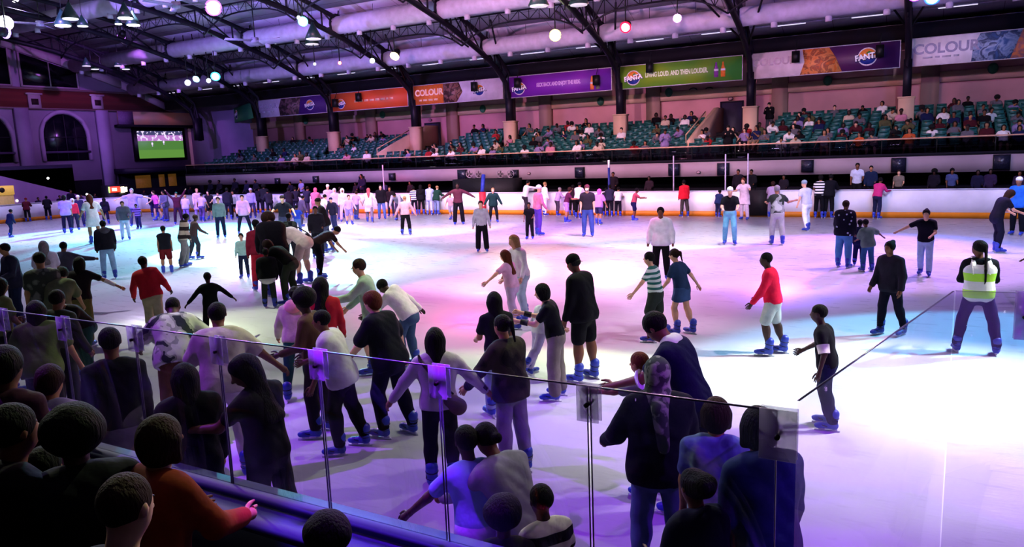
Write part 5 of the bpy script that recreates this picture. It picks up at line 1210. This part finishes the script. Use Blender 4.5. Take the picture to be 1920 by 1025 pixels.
P(1626,509,410,330,'b','buzz:k','loose:5c7468','pants:2c5880','idle','boy in grey-green t-shirt and jeans stretching one arm right',kw=dict(ar=(10,60,5,54),side=-6))
P(1733,516,392,185,'l','bun:k','tee:10101c','pants:a8c8e0','hold','person in black t-shirt and pale jeans swinging one arm out',kw=dict(ar=(10,62,5,60),al=(30,10,40,-20),L=(4,2,8),R=(-8,2,16)))
P(1868,473,356,60,'l','long:n','tee:181624','tight:16162a','bend','person with long brown hair in black t-shirt and leggings, leaning',kw=dict(lean=16,hunch=8,al=(30,8,30,-8),ar=(30,8,40,-8)))
P(1906,441,332,200,'m','beanie:ecece8','jacket:2c6cc8','pants:101018','stand','person in bright blue jacket and white woolly hat',w=1.1)
P(1958,560,440,280,'b','short:k','tee:38283c','pants:181824','glide','person whose arm reaches into the photo at the right edge',kw=dict(al=(50,40,5,30)))
P(1672,628,452,215,'b','bun:k','jacket:1c1824','tight:0e0c1c','idle','person with top bun, dark jacket and black leggings',kw=dict(L=(-8,4,14),R=(6,6,6),al=(4,16,20,8)))
P(1829,663,450,350,'b','braid:k','long:0c0c10','pants:202048','wide','rink marshal in yellow and white safety vest, legs apart',kw=dict(hy=-50,L=(6,14,8),R=(0,16,6),al=(20,10,55,-20),ar=(20,10,55,-20)),extra=[('vest','e8ece4','a0d838')])
P(1455,665,473,275,'d','buzz:k','sweat:d81840','shorts:b4bcb8','skate','boy in bright red sweater and pale shorts',kw=dict(lean=8,al=(20,14,15,4),ar=(4,14,40,4)))
P(1557,803,570,278,'d','buzz:k','tee:101014','pants:181a38','skate2','boy in black t-shirt with white sleeve patch and navy jeans',kw=dict(lean=8,L=(0,3,16),R=(8,3,20)),extra=[('panel','c4c0b8','L')])
P(1236,640,472,285,'l','short:k','tee:ccdcd4/stripe:245c54:12','shorts:28302c','skate','blurred boy in green and white striped t-shirt',kw=dict(al=(30,40,5,30),lean=8))
P(1284,627,466,300,'l','tail:n','tee:203450','skirt:30486c','skate','girl in navy t-shirt and denim skirt with bare legs',kw=dict(ar=(-30,30,10,30)))
# far left field
far = [
(20,445,392,60,'m','short:k','jacket:14203c','pants:142848','skate','person in navy with white sleeve at the far left'),
(53,415,371,10,'m','beanie:701828','jacket:501424','pants:18141c','rail','person in dark red hat and coat at the end boards'),
(92,413,367,5,'d','short:k','jacket:100c1c','pants:100c20','rail','dark person standing against the pink end boards'),
(128,438,366,10,'m','mop:k','loose:a898c8','pants:181430','stand','person in pale violet top and dark trousers, far left'),
(142,431,372,170,'m','hood:e4dcf4','long:c82440','pants:201c38','stand','person with white hood and red front'),
(153,425,366,180,'l','beanie:f0ecf8','jacket:2c2048','pants:2c2854','stand','person in white hat and dark jacket'),
(166,414,376,190,'l','short:n','tee:88a0e0','pants:5c5490','glide','child in light blue t-shirt'),
(181,457,362,350,'m','long:r','dress:f4f4ec',None,'skate','girl with reddish hair in bright white flared dress'),
(237,449,377,180,'m','short:n','puffer:50505c','pants:ccd8e8','idle','person in grey padded coat and white trousers'),
(255,424,353,185,'l','short:g','loose:a488d0','pants:40306c','arms','person in pale lilac with arms spread low'),
(262,429,382,200,'b','short:k','tee:9460c0/stripe:301850:9','pants:281c50','skate','child in purple striped t-shirt'),
(300,413,357,240,'l','short:n','tee:e060b0','skirt:301048','skate2','person in hot pink top and dark skirt kicking back'),
(314,415,357,230,'m','short:k','jacket:5c5470','pants:403c60','idle','person in grey-violet jacket behind pink top'),
(336,420,360,180,'m','short:k','long:401028','pants:2c1030','up','person in maroon top with arms raised over the head'),
(351,416,365,20,'l','short:y','loose:b8a4d8','pants:8c6cc0','idle','person in pale lilac top beside the raised arms'),
(374,411,353,170,'l','short:y','coat:c0a8dc','pants:a890d0','stand','person in long pale lilac coat'),
(396,412,357,200,'l','long:k','tee:141018','shorts:141018','idle','person in black shorts outfit with bare legs'),
(412,405,360,180,'l','bun:k','tee:dcd4e8','shorts:403c5c','glide','person in white top at the end boards'),
(416,446,369,185,'l','short:n','long:6c8480','pants:181c38','stand','person in grey-green vest over white sleeves'),
(441,410,357,190,'m','short:k','long:b8b0cc','pants:100c18','stand','person in pale top and black trousers'),
(460,438,365,180,'l','short:k','jacket:c0a0c0','tight:14162a','wide','person in pinkish white jacket and black leggings'),
(475,409,353,190,'m','beanie:a8a4c8','long:8c80b0','pants:2c2850','stand','person in lilac hat and top'),
(489,402,350,10,'b','short:k','jacket:14101c','pants:100e1c','rail','dark person in black jacket, left of a dark pair'),
(499,403,346,0,'b','afro:k','puffer:181820','pants:100e1c','rail','bulky dark person at the far boards'),
(556,406,350,10,'b','short:k','jacket:1c1828','pants:28243c','rail','dark-coated person left of a navy coat at boards'),
(576,409,349,40,'b','short:k','jacket:141830','pants:342c48','rail','person in navy coat at the pink lit boards'),
(593,411,352,20,'m','hood:c05878','coat:b06084','pants:40384c','rail','person in rose coat and hood'),
(606,431,364,60,'l','short:k','tee:e8dcec','pants:342c40','skate','person in bright white t-shirt leaning in the crowd'),
(619,410,346,180,'l','beanie:ece4f0','long:b8a8d4','pants:3c3454','stand','person in white woolly hat and lilac top'),
(631,412,353,180,'l','hood:e4d8ec','loose:c8b8e0','pants:54487c','stand','person in white hood and pale lilac poncho'),
(629,432,370,210,'l','cap:101438','jacket:1c1c30','pants:28305c','skate','person in navy cap and dark jacket'),
(646,416,353,180,'b','hood:e8e0ec','long:c8b8d0','pants:c8a8bc','stand','person in white balaclava hood and pale clothes'),
(656,421,365,170,'l','short:n','long:b49cd4','shorts:7870b0','skate','child in lilac top and shorts'),
(694,417,352,5,'m','scarf:9c4c54','coat:cfc0c8','pants:6c6478','skate','person in brown-red headscarf and pale coat'),
(717,411,346,180,'l','short:k','jacket:100c14','pants:5468a8','stand','person in open black jacket, white shirt and jeans'),
(734,405,350,190,'m','short:n','jacket:181018','pants:28283c','stand','dark-jacketed person right of the open jacket'),
(749,413,361,200,'m','short:k','jacket:8c8ca0','pants:3c3454','bend','person in grey jacket leaning forward near pink top'),
(778,402,349,0,'m','mop:k','tee:e0dcec/stripe:3c3858:9','tight:0c0c18','stand','person in white and navy striped t-shirt, back turned'),
(791,402,346,5,'d','long:k','jacket:0c0a12','tight:0a0a10','stand','person all in black next to the striped top'),
(806,403,345,20,'l','short:r','long:98a8d0','pants:a4b0dc','rail','person in pale denim outfit at the boards'),
(819,402,348,30,'l','short:y','jacket:143428','pants:7080a8','rail','person in dark green jacket and pale jeans'),
(545,410,352,0,'d','short:k','hoodie:1c1420','pants:141020','rail','person in black hoodie at the lilac end of the boards'),
(430,412,352,10,'d','short:k','hoodie:1c1828','pants:141428','stand','dark hooded person among the far left crowd'),
(380,415,362,20,'m','short:k','tee:a890c8','pants:503c78','skate','person in violet t-shirt beside the lilac coat'),
(292,408,360,0,'b','short:k','jacket:18143c','pants:201848','bend','person in dark blue bending at the end boards'),
(508,408,355,340,'b','short:k','jacket:201c28','pants:181828','rail','dark-coated person right of the bulky dark one'),
(640,409,350,10,'d','short:k','jacket:28202c','pants:1c1824','rail','dark person half hidden by white hoods'),
(565,425,366,60,'m','short:k','sweat:48405c','pants:303048','skate','person in grey-violet sweatshirt near blue t-shirt'),
(668,412,358,30,'l','short:n','tee:a888b8','pants:3c3c5c','skate','person in mauve t-shirt between lilac child and headscarf'),
(1136,403,352,10,'b','short:k','tee:241c2c','pants:181420','rail','dark person between lilac poncho and blue jacket'),
(848,412,362,200,'l','short:n','tee:b08894','shorts:8c8498','skate','child in dusty pink behind the maroon top'),
(200,420,370,10,'b','long:k','jacket:140c20','pants:181030','stand','dark long-haired person right of the white dress'),
]
for q in far: P(*q)
# ---- people behind the far boards, on the concourse (ground .45)
bh = [
(1385,317,'b','short:k','jacket:141018',180,'person in dark jacket standing behind the open gate, left one'),
(1410,317,'b','short:k','jacket:101014',170,'person in black jacket standing behind the open gate, right one'),
(1608,305,'b','tail:k','tee:b8c0d4',190,'person in white printed t-shirt behind the far boards'),
(1634,310,'m','short:k','jacket:14203c',180,'person in navy jacket behind the far boards'),
(1686,318,'l','short:n','tee:6c6458',180,'person in grey t-shirt under the lit monitor'),
(1753,317,'d','afro:k','jacket:14101c',160,'dark person left of two right of the lit monitor'),
(1785,315,'b','mop:k','tee:3c4870',200,'person in blue-grey t-shirt right of the lit monitor'),
(1834,318,'d','short:k','jacket:14142c',180,'dark person third from the right edge behind boards'),
(1858,316,'d','short:k','jacket:281c38',170,'dark plum-clad person behind boards near right edge'),
(1912,320,'b','short:k','jacket:281c34',180,'dark person behind boards at the right edge'),
(1150,322,'b','short:k','jacket:1c141c',200,'person in dark jacket behind the blue flag post'),
(1218,330,'d','short:k','jacket:281c24',180,'dark person behind boards between monitors'),
(679,326,'b','short:k','jacket:141028',180,'dark person behind the pink lit boards, left one'),
(722,340,'b','short:k','jacket:1c1c38',180,'person in dark blue behind the open black jacket'),
(395,338,'d','afro:k','jacket:0c0a18',180,'dark silhouette farthest left behind the far boards'),
(412,337,'d','short:k','jacket:14101c',180,'dark silhouette second from left behind far boards'),
(441,334,'d','short:k','jacket:0c0a18',190,'dark silhouette third from left behind far boards'),
(463,338,'d','short:k','jacket:14142c',170,'dark silhouette fourth from left behind far boards'),
(480,336,'b','short:k','jacket:10101c',180,'dark silhouette fifth from left behind far boards'),
(565,336,'m','short:k','tee:7c74a8',180,'person in lilac top standing behind the boards'),
(545,340,'b','short:k','jacket:141024',180,'dark silhouette left of the lilac top behind boards'),
(1470,340,'b','short:k','jacket:1c1820',180,'dark person behind boards right of the open gate'),
(668,350,'d','short:k','jacket:18101c',180,'low dark silhouette behind the rose coat'),
(770,345,'b','short:k','jacket:1c1018',180,'dark person behind the striped back'),
]
for (x, hy, sk, hr, tp, f, lb) in bh:
    H = 1.7; yy = 33.9
    p = ony(x, hy, yy); H = min(max((p[2]-.45), 1.25), 1.85)
    th_ = radians(180)-radians(f-180)
    P(x, None, hy, f, sk, hr, tp, 'pants:101014', 'idle', lb, H=H, shoes='shoe', pos=np.array([p[0], yy, .45]), th=radians(180+(f-180)*.5), voxel=.035)
# ---- people behind the end boards on the left
for i, (x, hy, c) in enumerate([(70, 372, '18102c'), (110, 366, '100c20'), (150, 364, '201438'), (176, 362, '1c1024'), (268, 358, '18141c'), (355, 352, '141024'), (130, 355, '140c24')]):
    p = onx(x, hy, -50.3); H = min(max(p[2]-.08, 1.3), 1.8)
    P(x, None, hy, 180, 'b', 'short:k', 'jacket:'+c, 'pants:101014', 'idle', 'dark person standing behind the end boards, %s from the left' % ORD[[0, 2, 4, 5, 6, 7, 3][i] if i != 6 else 3], H=H, shoes='shoe', pos=np.array([-50.3, p[1], .08]), th=radians(-90), voxel=.04)
# ---- seated crowd in the far stand
VAR = []
for i, (ps, hr, tp, bt) in enumerate([('seat', 'short', 'tee', 'pants'), ('seat2', 'short', 'hoodie', 'pants'), ('seat3', 'long', 'tee', 'shorts'), ('seat', 'bob', 'jacket', 'tight'), ('seat2', 'afro', 'tee', 'shorts'), ('phone', 'short', 'jacket', 'pants')]):
    V, Q, M, ms = person(0, None, 0, 180, 'b', hr, tp+':808080', bt+':808080', ps, '', H=1.66, shoes='shoe', pos=np.array([0., 30., 0.]), th=0, merged=True, voxel=.038)
    me = mesh_np('seated_person' if i < 5 else 'standing_person', V, Q, M)
    for m in ms: me.materials.append(m)
    VAR.append(me)
PLACED[:] = [p for p in PLACED if p[0]]
CN = {'white': 'd8d4d0', 'black': '0c0a0e', 'grey': '58565c', 'red': '8c2024', 'orange': 'b05028', 'navy': '161c40', 'pink': 'b87888', 'cream': 'b8a890', 'blue': '2848a8', 'maroon': '40141c', 'olive': '4c4c30', 'lilac': '7c6c94'}
rng = random.Random(11)
used = {}; occ = set()
def spectator(x, r, col, var=None, sk=None, standing=False):
    y = (36.12+.8*r if r < NR-1 else 42.2); z = 2.3+.2*r
    if standing: y = 35.6 if r == 0 else y-.2
    if any(abs(x-a) < .55 for a, _ in VOM) and r >= 1: x += .7
    if any(abs(x-o_[0]) < (.75 if standing or o_[2] else .52) and abs(r-o_[1]) < (2 if standing or o_[2] else 1) for o_ in occ): return
    occ.add((x, r, standing))
    v = 5 if standing else (var if var is not None else rng.randrange(5))
    o = bpy.data.objects.new('person', VAR[v]); C.objects.link(o); o.location = (x, y, z); o.rotation_euler = (0, 0, radians(180+rng.uniform(-25, 25)))
    s = rng.uniform(.86, 1.04); o.scale = (s, s, s)
    mats = [pmat(SKIN[sk or rng.choice('dbbmml')], .6, kind='skin', spec=.35), pmat(HAIRC['k'], .8, kind='hair', spec=.25), pmat(CN[col], .85, kind='cloth', spec=.1), pmat(rng.choice(['0c0c12', '181c30', '3c3c44', '806c58', '14141c']), .85, kind='cloth', spec=.1)]
    for i, m in enumerate(mats): o.material_slots[i].link = 'OBJECT'; o.material_slots[i].material = m
    b = bay_of(x); key = (col, r, b, standing); used[key] = used.get(key, 0)+1; SPEC.append((o, key, x))
SPEC = []
def at(px, py, col, var=None, standing=False, sk=None):
    """seat nearest to where the photo shows somebody"""
    best = None
    for r in range(NR):
        y = 36.12+.8*r if r < NR-1 else 42.2
        p = ony(px, py, y); zz = 2.3+.2*r+(1.45 if standing else .95)
        e = abs(p[2]-zz)
        if best is None or e < best[0]: best = (e, r, p[0])
    spectator(best[2], best[1], col, var, sk, standing)
for q in [(1105,238,'white'),(1118,240,'white'),(1092,247,'white'),(1128,252,'white'),(1166,252,'white'),(1072,237,'white'),(1048,240,'grey'),(1008,245,'white'),(1022,243,'grey'),(992,240,'grey'),(1098,220,'black'),(1230,212,'black'),(1243,212,'grey'),(1258,208,'black'),(1272,212,'black'),
 (1190,268,'red'),(1200,275,'pink'),(1032,280,'pink'),(1045,280,'lilac'),(1462,258,'white'),(1490,240,'grey'),(1478,240,'white'),(1503,238,'white'),(1290,252,'white'),(1296,250,'cream'),(1305,258,'red'),(1655,200,'white'),(1668,210,'cream'),(1690,215,'pink'),(1732,205,'grey'),(1795,200,'grey'),(1858,205,'white'),(1870,206,'white'),(1884,205,'grey'),(1750,240,'white'),(1815,245,'grey'),(1835,245,'grey'),(1705,255,'orange'),(1640,258,'grey'),(1770,212,'white'),(1610,218,'grey'),(1628,217,'grey'),(1592,215,'cream'),(1565,205,'grey'),
 (815,280,'cream'),(822,285,'white'),(805,278,'grey'),(851,292,'white'),(862,292,'white'),(905,285,'white'),(915,284,'black'),(925,288,'lilac'),(940,285,'blue'),(893,290,'cream'),(935,264,'cream'),(955,258,'pink'),(985,292,'white'),(1000,294,'white'),(1012,298,'lilac'),(890,238,'black'),(768,302,'lilac'),(655,306,'pink'),(690,305,'white'),(530,310,'lilac'),(510,305,'grey'),(553,295,'cream'),(577,297,'cream'),(668,246,'black'),(690,245,'black'),(702,245,'black'),(720,243,'black'),(549,255,'black'),(700,258,'cream'),(1084,298,'white'),(1125,292,'cream'),(1185,295,'white'),(1210,290,'grey'),(1140,290,'pink'),(1490,275,'cream'),(1500,278,'white'),(1545,275,'grey'),(1610,282,'orange'),(1660,275,'white'),(1725,280,'cream'),(1880,275,'white'),(1900,278,'cream'),(1825,278,'lilac'),(1640,200,'black'),(1620,190,'black'),(1635,192,'black'),(1652,195,'navy')]:
    at(q[0], q[1], q[2])
for q in [(1345,250,'olive'),(1370,250,'black'),(1445,195,'black'),(1253,258,'lilac'),(1642,245,'black'),(1700,248,'orange')]: at(*q, standing=True)
def dens(px):
    return .06 if px < 760 else .16 if px < 1000 else .22 if px < 1200 else .2 if px < 1330 else .40
for r in range(NR):
    x = XS0+1
    while x < 14:
        y = 36.12+.8*r; px = prj((x, y, 3.2+.2*r))[0]
        if px < 1925 and px > 450 and not any(a < x < b and r >= 3 for a, b in VOM) and not any(abs(x-c) < .7 and abs(y-40) < .8 for c in COLX):
            if rng.random() < dens(px)*(1.3 if r < 4 else .6): spectator(x, r, rng.choice(['black', 'black', 'black', 'grey', 'grey', 'navy', 'navy', 'white', 'maroon', 'cream', 'olive', 'red', 'lilac']))
        x += .55
rank = {}
for o, key, x in sorted(SPEC, key=lambda s: s[2]):
    rank[key] = rank.get(key, 0)+1; col, r, b, stg = key; n = rank[key]
    rw = ['front row', 'second row', 'third row', 'fourth row', 'fifth row', 'sixth row', 'seventh row', 'back row'][r]
    l = 'person in %s top %s, %s below %s' % (col, 'standing' if stg else 'seated', rw, BAYS[b])
    if used[key] > 1: l += ', %s' % (ORD[min(n-1, 15)])
    tag(o, l, 'person', 'crowd in the far stand')
print('PEOPLE', NP[0], 'SPECT', len(SPEC), 'SEATS', len(SEATSEL), len(SEATREST))
# ================================================================= lighting
sc = bpy.context.scene
sc.view_settings.view_transform = 'Standard'; sc.view_settings.look = 'None'; sc.view_settings.exposure = 0.15; sc.view_settings.gamma = 1.0
w = bpy.data.worlds.new('world'); sc.world = w; w.use_nodes = True
w.node_tree.nodes['Background'].inputs[0].default_value = (.05, .02, .12, 1); w.node_tree.nodes['Background'].inputs[1].default_value = .2
# visible lamps: (px, py, Y, colour, label, radius, emission, target px, power, cone)
lamp(400, 14, 24, 'd060ff', 'large glaring violet stage lamp at the top left', .30, 40, (930, 640), 9000, 42)
lamp(404, 143, 33, '40e0ff', 'bright cyan stage lamp, right of the cyan cluster', .24, 30, (330, 440), 40000, 30)
lamp(368, 148, 33, 'a0f0ff', 'pale cyan stage lamp, second of the cyan cluster', .18, 22, (120, 440), 26000, 26)
lamp(391, 151, 33, 'd0e8ff', 'small white stage lamp inside the cyan cluster', .12, 20, (700, 470), 14000, 26)
lamp(352, 155, 33, 'c8d0ff', 'bluish white stage lamp, left of the cyan cluster', .16, 20)
lamp(568, 40, 28, '70f0f0', 'turquoise white stage lamp near the upper duct', .20, 25, (480, 520), 16000, 40)
lamp(560, 33, 28, 'd0f0ff', 'tiny white stage lamp beside the turquoise one', .08, 20)
lamp(740, 105, 34, 'fff0a0', 'yellow stage lamp left of a roof truss', .22, 25, (560, 430), 5000, 30)
lamp(698, 114, 34, 'e0fff0', 'small white stage lamp beside a black moving head', .12, 16)
lamp(637, 118, 34, 'ff4030', 'small red stage lamp beside a dark loudspeaker', .09, 16)
lamp(590, 120, 34, 'f0f0ff', 'tiny white lamp left of the red one', .07, 14)
lamp(1041, 66, 34, 'fff880', 'round yellow stage lamp at centre right', .24, 28, (760, 900), 2500, 40)
lamp(1173, 51, 34, 'ff1030', 'bright red stage lamp between two loudspeakers', .22, 30, (850, 520), 6500, 26)
lamp(1270, 34, 34, 'ffb0ff', 'pink stage lamp at the right end of the light bar', .16, 24, (1150, 560), 9000, 34)
lamp(1748, -4, 32, '3060ff', 'blue stage lamp just above the top right edge', .22, 30, (1700, 470), 4000, 40)
lamp(1715, -8, 32, 'b040ff', 'violet stage lamp beside the blue one, top right', .18, 30, (1600, 470), 5000, 40)
lamp(1005, 3, 30, 'e8fff0', 'small white lamp at the top centre', .09, 16)
# lamps hung outside the frame, with added fill among them
def off(pos, tgt, col, power, ang, label, size=.1, blend=.3): lamp(0, 0, 0, col, label, .2, 15, tgt, power, ang, blend, pos, size)
off((-16, 22, 12.2), (600, 500), 'f4f0ff', 17000, 36, 'white stage lamp over the middle of the rink, unseen above')
off((-22, 18, 12.3), (480, 470), 'f0f8ff', 13000, 36, 'white stage lamp over the left middle of the rink')
off((-4, 20, 12.4), (1250, 440), 'e8f4ff', 8000, 34, 'cool white stage lamp over the far right ice')
off((6, 16, 12.6), (1700, 640), 'f8ecff', 2500, 46, 'white stage lamp over the right of the rink')
off((8.4, 14.6, 10.6), (1740, 760), 'ffffff', 12000, 26, 'very bright white stage lamp beyond the right side', .5)
off((9, 20, 11), (1870, 660), '60d0ff', 12000, 22, 'cyan stage lamp beyond the right side')
off((2, 24, 11.5), (1600, 480), 'f0a8ff', 5000, 50, 'pink stage lamp over the far right ice')
off((-8, 8, 12.2), (1000, 700), 'd840ff', 6000, 46, 'magenta stage lamp over the near centre')
off((-10, 16, 12), (1000, 560), 'ff40b8', 4200, 40, 'rose stage lamp over the centre')
off((-26, 10, 12), (150, 620), 'd8c8f0', 3000, 60, 'dim lilac stage lamp over the left')
off((-20, 9, 11.5), (450, 760), 'f0ffc8', 4200, 50, 'pale green white stage lamp over the near left')
off((-4, 14, 12), (800, 930), 'e8ffb8', 4500, 44, 'pale green stage lamp over the near centre')
off((4, 11, 12), (1350, 800), 'ffe0ff', 2000, 50, 'pale pink stage lamp over the near right')
off((-13, 1.5, 11), (640, 900), 'a040ff', 7000, 28, 'violet stage lamp straight over the near glass')
off((8, 3, 10), (1560, 985), 'a838ff', 5000, 24, 'violet stage lamp over the near corner')
off((-34, 14, 12), (250, 430), 'a060ff', 9000, 50, 'violet stage lamp over the far left ice')
off((-30, 24, 12), (700, 400), 'ff6088', 14000, 26, 'rose stage lamp on the far boards')
off((-2.2, 3.9, 9.0), (-2.65, 2.95, 1.0), '9a20ff', 14000, 12, 'violet stage lamp above the spectators')
for i, x in enumerate((-44, -34, -24, -14, -4, 7)):  # broad washes added to brighten the whole ice
    off((x, 24, 12.3), (x, 24, 0), ['c0b0ff', 'd8d0ff', 'e8e0ff', 'f0c8ff', 'ecd0ff', 'e0c8ff'][i], [4200, 4200, 4200, 2000, 2000, 2800][i], 125, 'added wide pale fill over the rink, %s from the left' % ORD[i], .4, .8)
# added unseen lamps that brighten walls, far boards, far ice and skaters
off((-44, 30, 11), (-56, 33, 4), 'b068e0', 4200, 100, 'added violet wall wash at the far end')
off((-20, 18, 8.8), (-20, 43, 5), 'f0a0d0', 7500, 100, 'added rose wall wash on the far stand, left')
off((-7, 18, 8.8), (-8, 43, 5), 'ffb8c8', 4600, 95, 'added peach wall wash on the far stand, centre')
off((4, 18, 8.8), (4, 43, 5), '6878ff', 3400, 95, 'added blue wall wash on the far stand, right')
off((-34, 18, 8.8), (-40, 43, 5), 'a888ff', 8500, 95, 'added violet wall wash on the far stand, far left')
off((-14, 12, 12), (-16, 32.6, .3), 'ffc8e0', 11000, 46, 'added pale rose fill thrown on the far boards, left')  # board fill, added because the far boards came out too dull
off((2, 12, 12), (0, 32.6, .3), 'd8e4ff', 7500, 46, 'added pale white fill thrown on the far boards, right')
off((-6, 22, 12), (1050, 428), 'd060ff', 12000, 40, 'added magenta fill over the far middle ice')  # added to lift the dark far strip of ice
off((-26, 12, 12), (-30, 32.6, .3), 'e898ff', 13000, 44, 'added lilac rose fill thrown on the far boards, far left')
off((-5, 3, 11), (1150, 440), 'fff0fa', 3800, 44, 'added white front fill over the near side, right')  # front fill added for people who face the camera
off((-12, 3, 11), (700, 450), 'f4f0ff', 4500, 44, 'added white front fill over the near side, left')
off((-16, 22, 12), (780, 422), 'f0e4ff', 9000, 46, 'added white fill over the far middle ice, left part')  # second added light for the far ice strip
cy = sc.cycles; cy.max_bounces = 6; cy.diffuse_bounces = 3; cy.glossy_bounces = 2; cy.transmission_bounces = 2; cy.transparent_max_bounces = 12; cy.sample_clamp_indirect = 4.0
